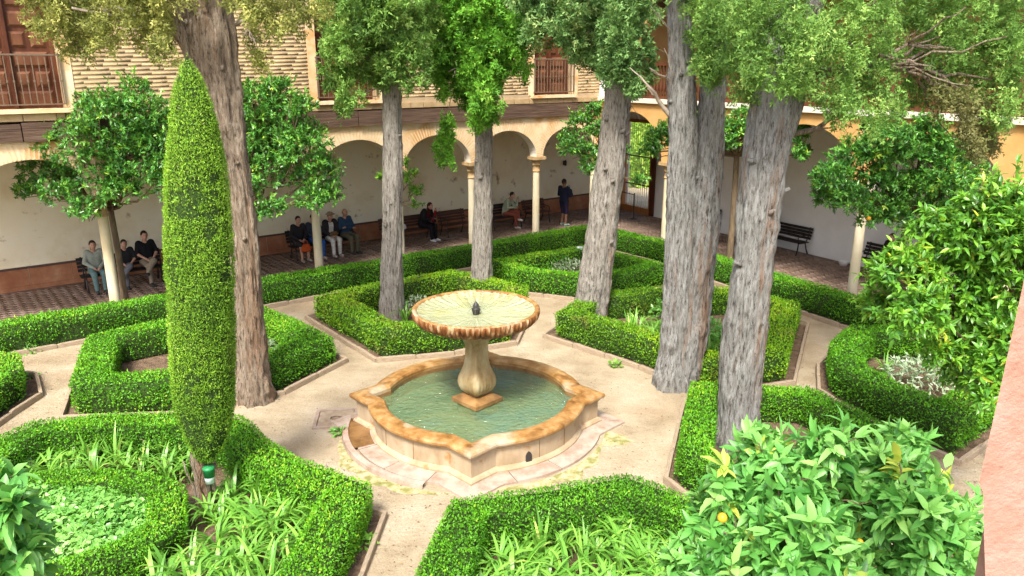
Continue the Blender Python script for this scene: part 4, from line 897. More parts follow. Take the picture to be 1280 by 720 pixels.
tE, dE = cypress('blue grey cypress forked into two thick stems beside the fountain', G(845, 482)[:2],
    [[(843, 470, 48), (846, 420, 40), (849, 350, 38), (852, 260, 38), (853, 180, 36), (851, 90, 33), (850, 0, 31), (848, -150, 24)],
     [(854, 470, 42), (863, 420, 42), (872, 350, 41), (881, 270, 39), (887, 190, 37), (891, 110, 34), (893, 30, 28), (897, -100, 20)]],
    'bark_blue', 'cyp_green',
    [(893, 12, 20, -0.75), (895, 38, 20, -0.75), (892, 62, 18, -0.75), (890, 84, 13, -0.75), (888, 98, 7, -0.75), (885, 15, 26), (912, 18, 26), (882, 48, 20), (908, 55, 26), (895, 82, 20), (880, 78, 12), (912, 90, 16)] + up_list(830, 930, -30, 2, 40),
    51, flare=0.22, L=0.068, rough=0.12, m=34)
limbs(tE, dE, [(845, 150, 800, 95, 0.055, 0.012), (846, 110, 812, 85, 0.025, 0.008), (846, 60, 822, 15, 0.02, 0.006), (848, 130, 830, 60, 0.015, 0.005)])
tF, dF = cypress('thick leaning cypress with reddish bark streaks beside the round hedge', G(920, 557)[:2],
    [[(920, 545, 56), (925, 480, 55), (933, 400, 54), (943, 320, 54), (953, 230, 57), (963, 150, 58), (968, 90, 54), (972, 0, 46), (978, -140, 34)],
     [(968, 200, 30), (985, 145, 34), (1000, 90, 30), (1015, 20, 26), (1030, -90, 20)]],
    'bark_blue', 'cyp_green',
    [(950, 15, 30, -0.75), (985, 14, 32, -0.75), (1010, 40, 26, -0.75), (960, 48, 28, -0.75), (990, 66, 26, -0.75), (940, 76, 20, -0.75), (966, 88, 20, -0.75), (1000, 92, 18, -0.75), (980, 108, 12, -0.75), (948, 102, 11, -0.75), (935, 18, 38), (985, 20, 42), (1032, 24, 40), (918, 55, 26), (940, 60, 28), (975, 62, 30), (1015, 68, 34), (1055, 55, 38), (938, 92, 22), (930, 112, 12), (1010, 100, 24), (1045, 100, 30), (1075, 115, 28), (1060, 145, 20), (1040, 135, 18), (1088, 150, 16), (1095, 75, 26), (1100, 110, 22), (1085, 20, 36), (1115, 140, 14)]
    + up_list(920, 1080, -35, 2, 48),
    61, flare=0.06, L=0.060, per=0.85, m=33)
crR = cypress_crown('crown', [(1140, 20, 42), (1190, 22, 46), (1240, 30, 46), (1278, 40, 40), (1165, 62, 28), (1215, 70, 34), (1262, 85, 34), (1180, 95, 18), (1205, 105, 22), (1245, 118, 26), (1272, 130, 24), (1255, 150, 16), (1130, 105, 18), (1150, 118, 16)] + up_list(1130, 1290, -35, 2, 48), dF + 0.9, M['cyp_green'], tF, 0.062, 0.9, 71, 0.5, m=33); crR.location = -Vector(tF.location)
crD = cypress_crown('dry_foliage', [(1195, 128, 20), (1212, 148, 18), (1222, 170, 14), (1232, 150, 20), (1218, 186, 8), (1205, 165, 9), (1180, 120, 18), (1238, 180, 9), (1160, 100, 14)], dF + 0.9, M['cyp_dry'], tF, 0.062, 1.0, 73, 0.3, droop=0.9, m=40); crD.location = -Vector(tF.location)
limbs(tF, dF + 0.5, [(985, 170, 1060, 140, 0.05, 0.015), (1000, 90, 1185, 75, 0.055, 0.018), (1000, 95, 1180, 90, 0.05, 0.015), (1010, 60, 1190, 60, 0.045, 0.015), (1090, 85, 1175, 45, 0.03, 0.01), (1020, 30, 1140, 0, 0.05, 0.015), (1100, 80, 1200, 110, 0.03, 0.01), (1005, 80, 1240, 100, 0.05, 0.014)], 'bark_red')

# ---- clipped conical cypress
tp = empty('topiary_cypress', (*G(257, 637)[:2], 0)); tag(tp, 'tall clipped bullet shaped cypress with a green tin hung on its stem', 'tree')
TD = depth_of(np.array([tp.location[0], tp.location[1], 0.0])); TY = tp.location[1]
def at_plane(u, v): d = ray(u, v); t = TY / d[1]; return np.array([0, 0, CAM_H]) + d * t, t
prof = []
for v, uc, w in ((70, 232.5, 2), (80, 233.5, 12), (100, 236, 32), (118, 238, 44), (135, 240, 53), (165, 243, 64), (200, 245, 74), (250, 247, 80), (300, 248, 83), (350, 250, 84), (400, 252, 84), (450, 254, 82), (490, 256, 76), (520, 258, 66), (545, 259, 54), (562, 259, 40), (574, 259, 22), (578, 259, 8)):
    p, t = at_plane(uc, v); prof.append((p[0], p[2], w * 0.95 / FPX * t * 0.5))
prof = np.array(prof)[::-1]; zz = np.linspace(prof[0, 1], prof[-1, 1], 90); RR = np.interp(zz, prof[:, 1], prof[:, 2]); XC = np.interp(zz, prof[:, 1], prof[:, 0])
seg = 48; aa = np.linspace(0, 2 * np.pi, seg, endpoint=False); A_, Z_ = np.meshgrid(aa, zz)
R_ = RR[:, None] * (0.93 + 0.02 * np.sin(3 * A_ + Z_ * 2) + 0.015 * np.sin(7 * A_ - 3 * Z_)) - 0.012
R_ = np.maximum(R_, 0.004)
V = np.stack([XC[:, None] + R_ * np.cos(A_) - tp.location[0], R_ * np.sin(A_), Z_], 2)
i, j = np.meshgrid(np.arange(89), np.arange(seg), indexing='ij'); j2 = (j + 1) % seg
mesh_np('core', V.reshape(-1, 3), np.stack([i * seg + j, i * seg + j2, (i + 1) * seg + j2, (i + 1) * seg + j], 2).reshape(-1, 4), M['hedge_core'], tp)
n = 74000; pz_ = rng.choice(90, n, p=RR / RR.sum()); zi = zz[pz_] + (rng.random(n) - 0.5) * (zz[1] - zz[0]); an = rng.random(n) * 2 * np.pi
rr = np.interp(zi, zz, RR) * (0.975 + 0.02 * np.sin(3 * an + zi * 2) + 0.015 * np.sin(7 * an - 3 * zi)) + rng.normal(size=n) * 0.011 + 0.018 * smooth_noise(np.stack([np.cos(an) * 0.5, np.sin(an) * 0.5, zi], 1), 17, 5.0)
rad = np.stack([np.cos(an), np.sin(an), np.zeros(n)], 1); pos = rad * rr[:, None]; pos[:, 0] += np.interp(zi, zz, XC) - tp.location[0]; pos[:, 2] = zi
ax = unit(rad * 0.40 + np.array([0, 0, 0.65]) + runit(n) * 0.7)
va = np.clip(0.45 + 0.2 * rng.normal(size=n) + 0.25 * smooth_noise(pos, 91, 2.2), 0, 1)
thin = (smooth_noise(pos, 19, 6.0) > 0.42) & (rng.random(n) < 0.75); pos, ax, rad, va = pos[~thin], ax[~thin], rad[~thin], va[~thin]; n = len(pos)
leaf_mesh('foliage', pos - ax * 0.012, ax, unit(rad + runit(n) * 0.9), 0.029 * rng.uniform(0.5, 1.6, n), 0.0105, M['topiary'], tp, va)
trunk_mesh('trunk', [(0, 0, -0.05), (0.01, 0, 0.4), (-0.02, 0, 0.9)], [0.115, 0.10, 0.09], M['bark_red'], tp, 5, seg=28, rings=30)
for k in range(5):
    a = 6.28 * k / 5; mb = MB(); branch(mb, (0.08 * math.cos(a), 0.08 * math.sin(a), 0.0), (0.2 * math.cos(a), 0.2 * math.sin(a), 0.8), 0.022, 0.012, 0.1); mb.build('stem', M['bark_red'], tp)
can = empty('hanging_tin', tuple(at_plane(267, 597)[0] + np.array([0.0, -0.12, 0]))); tag(can, 'small green tin with a clear base hung on the conical cypress stem', 'tin')
M['tin_green'] = mat_plain('tin green', (0.02, 0.20, 0.06), 0.4); M['tin_clear'] = mat_plain('tin clear', (0.62, 0.70, 0.68), 0.3)
MB().lathe([(0.0, 0.09), (0.07, 0.09), (0.072, 0.19), (0.078, 0.195), (0.078, 0.225), (0.0, 0.235)], 20).build('lid', M['tin_green'], can)
MB().lathe([(0.0, 0.0), (0.062, 0.0), (0.068, 0.089)], 20).build('cup', M['tin_clear'], can)
MB().tube([(0.0, 0, 0.23), (-0.03, 0.08, 0.33), (-0.1, 0.12, 0.4)], 0.004, 5).build('wire', M['iron'], can)

# ---- orange trees
def orange_crown(name, blobs, mat, parent, L, n_tw, seed, detail=0, leaves=12, shell=0.5, flat=0.85, shoots=0):
    """blobs: (centre xyz, radius): twigs end near the skin of every blob and carry a rosette of leaves"""
    lg = np.random.default_rng(seed); PO, AX, NR, VR = [], [], [], []
    tot = sum(r * r for c, r in blobs)
    for c, r in blobs:
        k = max(6, int(n_tw * r * r / tot)); d = lg.normal(size=(k, 3)); d = unit(d); d[:, 2] = np.where(d[:, 2] < -0.55, -d[:, 2], d[:, 2])
        rad = r * (1 - shell * lg.random((k, 1)) ** 2.0) * (1 + 0.10 * lg.normal(size=(k, 1)))
        tip = np.array(c) + d * rad * np.array([1, 1, flat])
        o = unit(d + lg.normal(size=(k, 3)) * 0.45 + np.array([0, 0, 0.25]))
        tv = np.clip(0.42 + 0.2 * lg.normal(size=k), 0, 1)
        for q in range(leaves):
            b = tip - o * L * 0.28 * lg.random((k, 1)) * 3.0
            a = unit(o * (0.35 + 0.5 * lg.random((k, 1))) + lg.normal(size=(k, 3)) * 0.7 + np.array([0, 0, -0.12]))
            PO.append(b); AX.append(a); NR.append(unit(o * 0.5 + np.array([0, 0, 1.0]) + lg.normal(size=(k, 3)) * 0.4)); VR.append(np.clip(tv + lg.normal(size=k) * 0.16, 0, 1))
    if shoots:                                    # longer leafy shoots that break the outline
        mb = MB(); k = shoots
        for q in range(k):
            c, r = blobs[lg.integers(len(blobs))]; d = unit(lg.normal(size=3)); d[2] = abs(d[2]) * 1.1 + 0.1; d = unit(d)
            a = np.array(c) + d * r * 0.6; b = np.array(c) + d * r * lg.uniform(1.1, 1.55); P_ = branch(mb, a, b, 0.006, 0.003, 0.15, 5); tv = np.clip(0.6 + 0.2 * lg.normal(), 0, 1)
            for w in range(11):
                t = 0.25 + 0.75 * w / 10; p = a + (b - a) * t; ax_ = unit(d * 0.55 + lg.normal(size=3) * 0.75)
                PO.append(p[None]); AX.append(ax_[None]); NR.append(unit(d + np.array([0, 0, 0.6]) + lg.normal(size=3) * 0.3)[None]); VR.append(np.array([tv]))
        o = mb.build('shoots', M['bark_orange'], parent); o.location = -Vector(parent.location); tag(o, kind='stuff')
    PO = np.concatenate(PO); n = len(PO)
    return leaf_mesh(name, PO, np.concatenate(AX), np.concatenate(NR), L * lg.uniform(0.45, 1.25, n), L * 0.36 * lg.uniform(0.75, 1.2, n), mat, parent, np.concatenate(VR), detail, droop=0.16, fold=0.16)
def orange_tree(label, base, tops, blobs_px, depth, mat, L, n_tw, seed, detail=0, tr=0.085, fruit=(), group='orange trees', leaves=12, dz=0.5, shell=0.5):
    t = empty('orange_tree', (base[0], base[1], 0)); tag(t, label, 'tree', group); lg = np.random.default_rng(seed)
    blobs = []
    for (u, v, r) in blobs_px:
        dd = depth + lg.normal() * dz * 0.5; blobs.append((AT(u, v, dd), r / FPX * dd))
    cen = np.mean([c for c, r in blobs], 0); off = np.array([base[0], base[1], 0.0])
    fork = np.array([base[0] * 0.85 + cen[0] * 0.15, base[1] * 0.85 + cen[1] * 0.15, max(0.8, min(c[2] - r * 0.5 for c, r in blobs))])
    trunk_mesh('trunk', [(0, 0, -0.05), (0.5 * (fork - off)) + [0.02, 0, 0], fork - off], [tr * 1.15, tr, tr * 0.9], M['bark_orange'], t, seed, seg=24, rings=40, rough=0.05, flare=0.15)
    mb = MB()
    for c, r in blobs:
        P_ = branch(mb, fork, c, tr * 0.55, tr * 0.15)
        for k in range(3): branch(mb, P_[3 + k], c + runit(1)[0] * r * 0.8, tr * 0.22, 0.006, n=5)
    o = mb.build('limbs', M['bark_orange'], t); o.location = -Vector(t.location)
    cr = orange_crown('crown', blobs, M[mat], t, L, n_tw, seed, detail, leaves, shell, shoots={0: 40, 1: 110}[detail] if n_tw > 400 else 12); cr.location = -Vector(t.location)
    for (u, v, dd, r) in fruit:
        p = AT(u, v, dd); f = MB().lathe([(0.0, r), (r * 0.35, r * 0.93), (r * 0.72, r * 0.68), (r * 0.97, r * 0.2), (r * 0.97, -r * 0.25), (r * 0.7, -r * 0.72), (r * 0.3, -r * 0.95), (0.0, -r)], 14).build('orange', M['fruit'], t); f.location = Vector(p) - Vector(t.location)
    return t
orange_tree('dense orange tree standing in front of the visitors under the first arches, beside a column', G(158, 388)[:2] , None,
    [(60, 215, 36), (95, 180, 42), (140, 150, 44), (185, 150, 40), (120, 215, 46), (170, 200, 46), (205, 190, 36), (75, 245, 24), (105, 262, 20), (150, 240, 28), (45, 190, 20), (35, 240, 16), (170, 112, 18), (205, 230, 28), (110, 132, 20), (70, 150, 18)], 17.2, 'orange_leaf', 0.125, 2300, 201, tr=0.075)
orange_tree('dense orange tree standing beside the column near the group of four visitors', G(318, 372)[:2],
    None, [(320, 130, 34), (345, 115, 24), (350, 160, 44), (310, 180, 36), (380, 190, 40), (340, 215, 42), (400, 220, 30), (305, 240, 24), (390, 250, 22), (412, 245, 18), (340, 262, 18), (318, 270, 14), (375, 135, 20), (300, 120, 16)], 18.6, 'orange_leaf', 0.125, 2000, 203, tr=0.075)
orange_tree('small orange tree sprouting by the straight grey cypress', G(497, 352)[:2], None, [(512, 220, 12), (520, 240, 10), (478, 222, 9), (505, 205, 7), (522, 256, 6)], 20.9, 'lime_leaf', 0.13, 70, 205, tr=0.05, dz=0.2)
orange_tree('orange tree behind the leaning grey cypress near the corner column', G(752, 312)[:2], None, [(728, 158, 22), (715, 185, 18), (742, 195, 20), (740, 140, 14), (760, 165, 22), (708, 172, 11), (735, 212, 10), (770, 190, 20), (800, 225, 9)], 23.2, 'orange_leaf', 0.13, 620, 207, tr=0.06)
orange_tree('orange tree with a forked dark trunk under the ochre arches', G(910, 345)[:2], None, [(822, 175, 18), (812, 190, 13), (840, 165, 20), (900, 165, 24), (925, 175, 26), (960, 165, 24), (990, 180, 22), (1000, 165, 16), (880, 150, 20), (935, 150, 22), (1000, 195, 12)], 20.4, 'orange_leaf', 0.125, 1000, 209, tr=0.085)
orange_tree('broad orange tree in front of the white wall with the empty dark bench', G(1118, 395)[:2], None,
    [(1040, 225, 28), (1075, 200, 36), (1110, 185, 38), (1150, 190, 38), (1190, 200, 34), (1060, 250, 26), (1100, 240, 38), (1145, 240, 36), (1185, 235, 32), (1215, 220, 24), (1085, 272, 18), (1120, 270, 22), (1035, 250, 16), (1160, 160, 22), (1180, 270, 28), (1090, 160, 16), (1025, 238, 12)], 15.6, 'orange_leaf', 0.12, 2200, 211, tr=0.08, fruit=((1086, 273, 14.7, 0.04),))
orange_tree('lime green orange tree without ripe fruit overhanging the rounded hedge', (7.35, 10.2), None,
    [(1180, 300, 50), (1240, 290, 60), (1130, 340, 40), (1190, 360, 56), (1250, 360, 60), (1150, 395, 42), (1210, 415, 50), (1100, 380, 26), (1125, 330, 22), (1260, 430, 50), (1235, 470, 36), (1290, 320, 60), (1200, 470, 28), (1100, 350, 18), (1175, 440, 24), (1230, 500, 20), (1260, 260, 40)], 9.6, 'lime_leaf', 0.125, 1800, 213, detail=1, tr=0.07, dz=0.7)
orange_tree('orange tree with big pale leaves and one ripe orange beside the pink wall', (2.05, 4.6), None,
    [(930, 630, 44), (975, 600, 40), (1010, 625, 54), (1070, 610, 50), (1140, 640, 50), (1000, 690, 60), (1080, 700, 60), (1165, 700, 50), (920, 700, 50), (862, 705, 34), (1040, 568, 30), (1105, 585, 34), (955, 572, 26), (1130, 556, 20), (1190, 655, 36), (1215, 690, 24), (880, 652, 24), (905, 600, 16), (1010, 770, 90), (1120, 780, 80), (920, 780, 70)], 4.7, 'near_leaf', 0.132, 1250, 215, detail=1, tr=0.06, dz=0.45, leaves=9,
    fruit=((903, 647, 3.95, 0.026), (1075, 678, 4.25, 0.02), (968, 681, 4.25, 0.014)))
orange_tree('bushy sapling with long pale leaves at the edge of the ivy bed', (-2.9, 4.0), None,
    [(-10, 650, 45), (15, 690, 38), (10, 630, 26), (-20, 720, 60), (25, 720, 30), (0, 605, 14)], 4.3, 'near_leaf', 0.16, 190, 217, detail=1, tr=0.03, dz=0.3, leaves=8)

# ------------------------------------------------------------------ bed plants
def strap_mesh(seed, blades, length, width, arch):
    r = np.random.default_rng(seed); V = []; F = []; VA = []; S = 6
    for b in range(blades):
        a = r.random() * 6.28; l = length * r.uniform(0.6, 1.1); tilt = r.uniform(0.12, 0.75); w = width * r.uniform(0.75, 1.2)
        d = np.array([math.cos(a), math.sin(a), 0]); sd = np.array([-d[1], d[0], 0]); p = d * 0.03 * r.random() + sd * 0.03 * r.normal(); k = len(V); ang = math.pi / 2 - tilt * 0.6; v = float(np.clip(0.5 + 0.25 * r.normal(), 0, 1)); bend = arch * r.uniform(0.5, 1.3)
        for s in range(S + 1):
            t = s / S; ww = w * (0.55 + 0.9 * t) if t < 0.4 else w * (0.91 + 0.09) * (1 - ((t - 0.4) / 0.6) ** 2.2) + 0.001
            V += [p + sd * ww / 2 + np.array([0, 0, 0.15 * ww]), p - sd * ww / 2 + np.array([0, 0, 0.15 * ww])]; VA += [v, v]
            p = p + (d * math.cos(ang) + np.array([0, 0, math.sin(ang)])) * l / S; ang -= bend * (0.4 + t) / S * 2
        F += [(k + 2 * s, k + 2 * s + 1, k + 2 * s + 3, k + 2 * s + 2) for s in range(S)]
    o = mesh_np('strap_leaf_plant', np.array(V), np.array(F), M['strap'], None, var=np.array(VA)); me = o.data; bpy.data.objects.remove(o); return me
STRAPS = [strap_mesh(300 + i, 26 + 2 * (i % 3), 0.62 + 0.05 * (i % 2), 0.042, 1.45) for i in range(6)]
TALL = [strap_mesh(320 + i, 16, 0.66, 0.040, 0.35) for i in range(2)]
def strap(x, y, label, group, sc=1.0, tall=False):
    o = bpy.data.objects.new('strap_leaf_plant', random.choice(TALL if tall else STRAPS)); COL.objects.link(o)
    o.location = (x, y, 0.005); o.rotation_euler = (random.uniform(-.1, .1), random.uniform(-.1, .1), random.uniform(0, 6.28)); s = sc * random.uniform(0.8, 1.15); o.scale = (s, s, s)
    return tag(o, label, 'plant', group)
def strap_fill(poly_px, z, gap, label, group, sc=1.0, avoid=(), tall_p=0.08):
    Q = px(poly_px, z); lo, hi = Q.min(0), Q.max(0); pts = []
    for _ in range(4000):
        p = lo + (hi - lo) * rng.random(2)
        if inside(Q, p) and all(np.hypot(*(p - q)) > gap for q in pts) and all(np.hypot(p[0] - a[0], p[1] - a[1]) > a[2] for a in avoid): pts.append(p)
    for p in pts: strap(p[0], p[1], label, group, sc, random.random() < tall_p)
TPX = (tp.location[0], tp.location[1], 0.32)
strap_fill([(255, 640), (300, 600), (345, 610), (400, 650), (395, 668), (352, 735), (310, 790), (180, 790), (205, 712), (240, 690), (262, 668)], 0.2, 0.26, 'arching strap leaved plant between the conical cypress and the outer hedge', 'strap leaved plants beside the conical cypress', 1.0, [TPX])
strap_fill([(30, 588), (90, 560), (180, 556), (235, 565), (240, 592), (190, 590), (120, 584), (50, 604)], 0.2, 0.26, 'arching strap leaved plant along the hedge behind the ivy', 'strap leaved plants behind the ivy', 0.95, [TPX], 0.15)
strap_fill([(612, 700), (655, 672), (760, 660), (850, 650), (905, 690), (930, 780), (560, 800), (590, 740)], 0.2, 0.26, 'arching strap leaved plant inside the hedge in front of the fountain', 'strap leaved plants in front of the fountain', 1.0)
strap_fill([(768, 420), (790, 405), (850, 410), (905, 425), (895, 440), (835, 440)], 0.2, 0.36, 'arching strap leaved plant at the foot of the forked cypress', 'strap leaved plants by the forked cypress', 1.0)
strap_fill([(505, 392), (540, 385), (560, 392), (520, 400)], 0.2, 0.55, 'strap leaved plant in the hedge ring behind the fountain bowl', 'strap leaved plants behind the bowl', 0.8)
strap_fill([(1090, 455), (1110, 445), (1140, 465), (1120, 470)], 0.2, 0.6, 'strap leaved plant inside the rounded shady hedge', 'strap leaved plants in the round bed', 0.8)

def leaf_blob(name, label, cat, c, r, mat, L, n, seed, detail=0, W=0.5, group=None, flat=0.8, stems=True):
    t = empty(name, (c[0], c[1], 0)); tag(t, label, cat, group); lg = np.random.default_rng(seed)
    d = unit(lg.normal(size=(n, 3))); d[:, 2] = np.abs(d[:, 2]) - 0.25
    p = np.array([0, 0, c[2]]) + d * r * (lg.random((n, 1)) ** 0.35) * np.array([1, 1, flat])
    a = unit(d + lg.normal(size=(n, 3)) * 0.7); nr = unit(np.array([0, 0, 1.0]) + lg.normal(size=(n, 3)) * 0.5)
    leaf_mesh('foliage', p, a, nr, L * lg.uniform(0.6, 1.2, n), L * W, M[mat], t, np.clip(0.5 + 0.22 * lg.normal(size=n), 0, 1), detail, droop=0.12)
    if stems:
        mb = MB()
        for k in range(7): q = p[lg.integers(n)]; branch(mb, (0, 0, -0.02), q, 0.012, 0.004, n=5)
        mb.build('stem', M['bark_orange'], t)
    return t
g_ = G(1150, 468, 0.4); leaf_blob('variegated_shrub', 'pale variegated shrub inside the rounded shady hedge', 'shrub', (g_[0], g_[1], 0.35), 0.62, 'silver', 0.15, 620, 401, W=0.28)
g_ = G(1130, 430, 0.3); leaf_blob('dark_shrub', 'dark green shrub behind the variegated shrub', 'shrub', (g_[0], g_[1], 0.35), 0.62, 'hedge', 0.06, 1800, 402)
g_ = G(880, 415, 0.4); leaf_blob('leafy_shrub', 'leafy pale green shrub between the two thick cypress trunks', 'shrub', (g_[0], g_[1], 0.35), 0.55, 'ivy', 0.13, 420, 403)
g_ = G(836, 388, 0.4); leaf_blob('leafy_shrub', 'small leafy shrub against the hedge behind the forked cypress', 'shrub', (g_[0], g_[1], 0.4), 0.42, 'ivy', 0.13, 260, 404)
g_ = G(712, 332, 0.3); leaf_blob('silver_plant', 'pale silvery plant in the middle of the diamond hedge', 'plant', (g_[0], g_[1], 0.18), 0.75, 'silver', 0.12, 600, 405, W=0.3, flat=0.45)
g_ = G(330, 432, 0.2); leaf_blob('silver_plant', 'pale plant beside the trunk of the red barked cypress', 'plant', (g_[0], g_[1], 0.18), 0.32, 'silver', 0.12, 160, 406, W=0.4, flat=0.7)
g_ = G(520, 380, 0.2); leaf_blob('silver_plant', 'pale flowering plant beside the straight grey cypress', 'plant', (g_[0], g_[1], 0.2), 0.35, 'silver', 0.10, 200, 407, W=0.4, flat=0.8)
for k, (u, v, r, lab) in enumerate([(40, 440, 0.20, 'small weed on the path by the long hedge'), (770, 458, 0.12, 'small weed against the kerb beside the fountain'), (424, 542, 0.09, 'tiny weed beside the drain cover'), (455, 680, 0.14, 'tiny weed inside the kerb of the strap plant bed'), (38, 472, 0.10, 'tiny weed at the curved kerb'), (285, 620, 0.2, 'low yellow green weed at the foot of the conical cypress')]):
    g_ = G(u, v); leaf_blob('weed', lab, 'plant', (g_[0], g_[1], 0.03), r, 'strap' if k % 2 else 'ivy', 0.11, 46, 410 + k, flat=0.6, stems=False)
# ivy: a ground-covering mass inside its low hedge
Q5 = offset(R5 if area2(R5) > 0 else R5[::-1], 0.12, True); lo, hi = Q5.min(0), Q5.max(0); P_ = lo + (hi - lo) * rng.random((14000, 2)); P_ = np.array([p for p in P_ if inside(Q5, p)])
n = len(P_); zz_ = 0.30 + 0.08 * smooth_noise(np.c_[P_, np.zeros(n)], 55, 2.5) + rng.random(n) * 0.10
pos = np.c_[P_, zz_]; ax = unit(np.c_[rng.normal(size=(n, 2)), rng.normal(size=n) * 0.25 - 0.1]); nr = unit(np.c_[rng.normal(size=(n, 2)) * 0.45, np.ones(n)])
iv = leaf_mesh('ivy', pos, ax, nr, 0.085 * rng.uniform(0.6, 1.25, n), 0.082 * rng.uniform(0.7, 1.2, n), M['ivy'], None, np.clip(0.5 + 0.2 * rng.normal(size=n) + 0.2 * smooth_noise(pos, 8, 2.0), 0, 1), 1, droop=0.2, fold=0.14)
tag(iv, 'bright carpet of ivy inside the low hedge', 'ivy', kind='stuff')
# fallen leaves and grit on the sand
n = 2600; U = rng.random(n) * 1280; Vv = 380 + rng.random(n) * 340; pos = np.array([G(u, v, 0.008 + 0.006 * rng.random()) for u, v in zip(U, Vv)])
tag(leaf_mesh('fallen_leaves', pos, np.c_[rng.normal(size=(n, 2)), np.zeros(n)], unit(np.c_[rng.normal(size=(n, 2)) * 0.3, np.ones(n)]), 0.036 * rng.uniform(0.3, 1.5, n), 0.018, M['fallen']), 'dry brown leaves scattered over the sand', 'leaves', kind='stuff')
# sunny garden beyond the grille
for k, (s_, d_, z_, r_, mt, lab) in enumerate([(-9.6, 10.0, 0.5, 2.2, 'garden_leaf', 'bright shrub seen through the tall grille, filling its lower part'), (-12.6, 12.8, 1.4, 2.8, 'garden_leaf', 'tall bright bush seen through the tall grille'), (-15.5, 15.5, 3.6, 3.6, 'garden_leaf', 'leafy tree top seen through the upper part of the grille')]):
    p = R2W(s_, d_); leaf_blob('garden_shrub', lab, 'shrub', (p[0], p[1], z_), r_, mt, 0.32, 5200, 420 + k, flat=1.0)

# ------------------------------------------------------------------ benches
BN = {}
def bench(label, P, rz, length, mat='iron'):
    t = empty('bench', (P[0], P[1], 0.026), rz); tag(t, label, 'bench', 'gallery benches')
    for i in range(4): MB().box(-length / 2, length / 2, -0.40 + i * 0.105, -0.31 + i * 0.105, 0.415, 0.44).build('seat_slat', M[mat], t)
    for i in range(4):
        z = 0.50 + i * 0.095; y = 0.05 + 0.03 * i; MB().box(-length / 2, length / 2, y, y + 0.022, z, z + 0.08).build('back_slat', M[mat], t)
    for s in (-1, 1):
        x = s * (length / 2 - 0.12); mb = MB()
        mb.tube([(x, -0.42, 0.0), (x, -0.36, 0.2), (x, -0.34, 0.40), (x, 0.0, 0.39), (x, 0.10, 0.6), (x, 0.17, 0.88)], 0.022, 6); mb.tube([(x, 0.14, 0.0), (x, 0.04, 0.2), (x, -0.02, 0.39)], 0.022, 6)
        mb.tube([(x, -0.36, 0.40), (x, -0.38, 0.58), (x, -0.30, 0.64), (x, 0.09, 0.64)], 0.018, 6); mb.build('leg_frame', M['iron'], t)
    return t
M['bench_wood'] = mat_noise('bench wood', [(0.3, (0.05, 0.022, 0.015)), (0.7, (0.11, 0.05, 0.035))], scale=8, stretch=(0.3, 3, 3), bs=0.2, rough=0.5)
M['bench_dark'] = mat_noise('dark bench wood', [(0.3, (0.014, 0.012, 0.012)), (0.7, (0.035, 0.03, 0.028))], scale=8, stretch=(0.3, 3, 3), bs=0.2, rough=0.45)
HD = 3.0                                          # hips of the seated visitors stand this far behind the columns
for s_, L_, mt, lab in ((-12.35, 2.1, 'bench_dark', 'dark slatted bench holding three visitors under the first arches'), (-6.45, 2.3, 'bench_dark', 'dark slatted bench holding four visitors'), (-3.35, 2.0, 'bench_wood', 'brown slatted bench of the woman in red'), (-1.45, 1.15, 'bench_wood', 'short brown bench end beyond the woman in red'), (0.75, 1.5, 'bench_dark', 'dark bench of the woman with crossed legs'), (2.35, 1.1, 'bench_wood', 'brown bench end behind the slim column near the standing man')):
    p = L2W(s_, HD + 0.12); bench(lab, p, A1, L_, mt)
p = R2W(5.25, 3.85); bench('black bench of the visitor in a red top against the white wall', p, A2, 1.75, 'bench_dark')
p = R2W(1.3, 3.85); bench('black bench against the white wall near the grille doorway', p, A2, 1.75, 'bench_dark')
p = R2W(9.0, 3.6); bench('black slatted bench behind the broad orange tree, with a bare legged visitor', p, A2, 1.6, 'bench_dark')

# ------------------------------------------------------------------ people
def surface_nets(f, lo, h):
    s = f < 0; nx, ny, nz = f.shape
    c = np.zeros((nx - 1, ny - 1, nz - 1), np.int8)
    for dx in (0, 1):
        for dy in (0, 1):
            for dz in (0, 1): c += s[dx:nx - 1 + dx, dy:ny - 1 + dy, dz:nz - 1 + dz]
    act = (c > 0) & (c < 8); I = np.argwhere(act); idx = -np.ones(act.shape, np.int64); idx[act] = np.arange(len(I))
    acc = np.zeros((len(I), 3)); cnt = np.zeros(len(I))
    cor = [(0, 0, 0), (1, 0, 0), (0, 1, 0), (1, 1, 0), (0, 0, 1), (1, 0, 1), (0, 1, 1), (1, 1, 1)]
    val = np.stack([f[I[:, 0] + a, I[:, 1] + b, I[:, 2] + d] for a, b, d in cor], 1)
    for i in range(8):
        for j in range(i + 1, 8):
            if sum(x != y for x, y in zip(cor[i], cor[j])) != 1: continue
            m = (val[:, i] < 0) != (val[:, j] < 0); t = val[m, i] / (val[m, i] - val[m, j])
            acc[m] += np.array(cor[i]) + t[:, None] * (np.array(cor[j]) - np.array(cor[i])); cnt[m] += 1
    V = lo + (I + acc / cnt[:, None]) * h; F = []
    for ax in range(3):
        sl = [slice(None)] * 3; sl2 = [slice(None)] * 3; sl[ax] = slice(0, -1); sl2[ax] = slice(1, None)
        E_ = np.argwhere(s[tuple(sl)] != s[tuple(sl2)]); o1, o2 = [(1, 2), (2, 0), (0, 1)][ax]
        E_ = E_[(E_[:, o1] > 0) & (E_[:, o2] > 0) & (E_[:, o1] < f.shape[o1] - 1) & (E_[:, o2] < f.shape[o2] - 1)]
        def cell(a, b): q = E_.copy(); q[:, o1] += a; q[:, o2] += b; return idx[q[:, 0], q[:, 1], q[:, 2]]
        q = np.stack([cell(-1, -1), cell(0, -1), cell(0, 0), cell(-1, 0)], 1); pos_ = s[E_[:, 0], E_[:, 1], E_[:, 2]]
        q[~pos_] = q[~pos_][:, ::-1]; F.append(q)
    return V, np.concatenate(F)
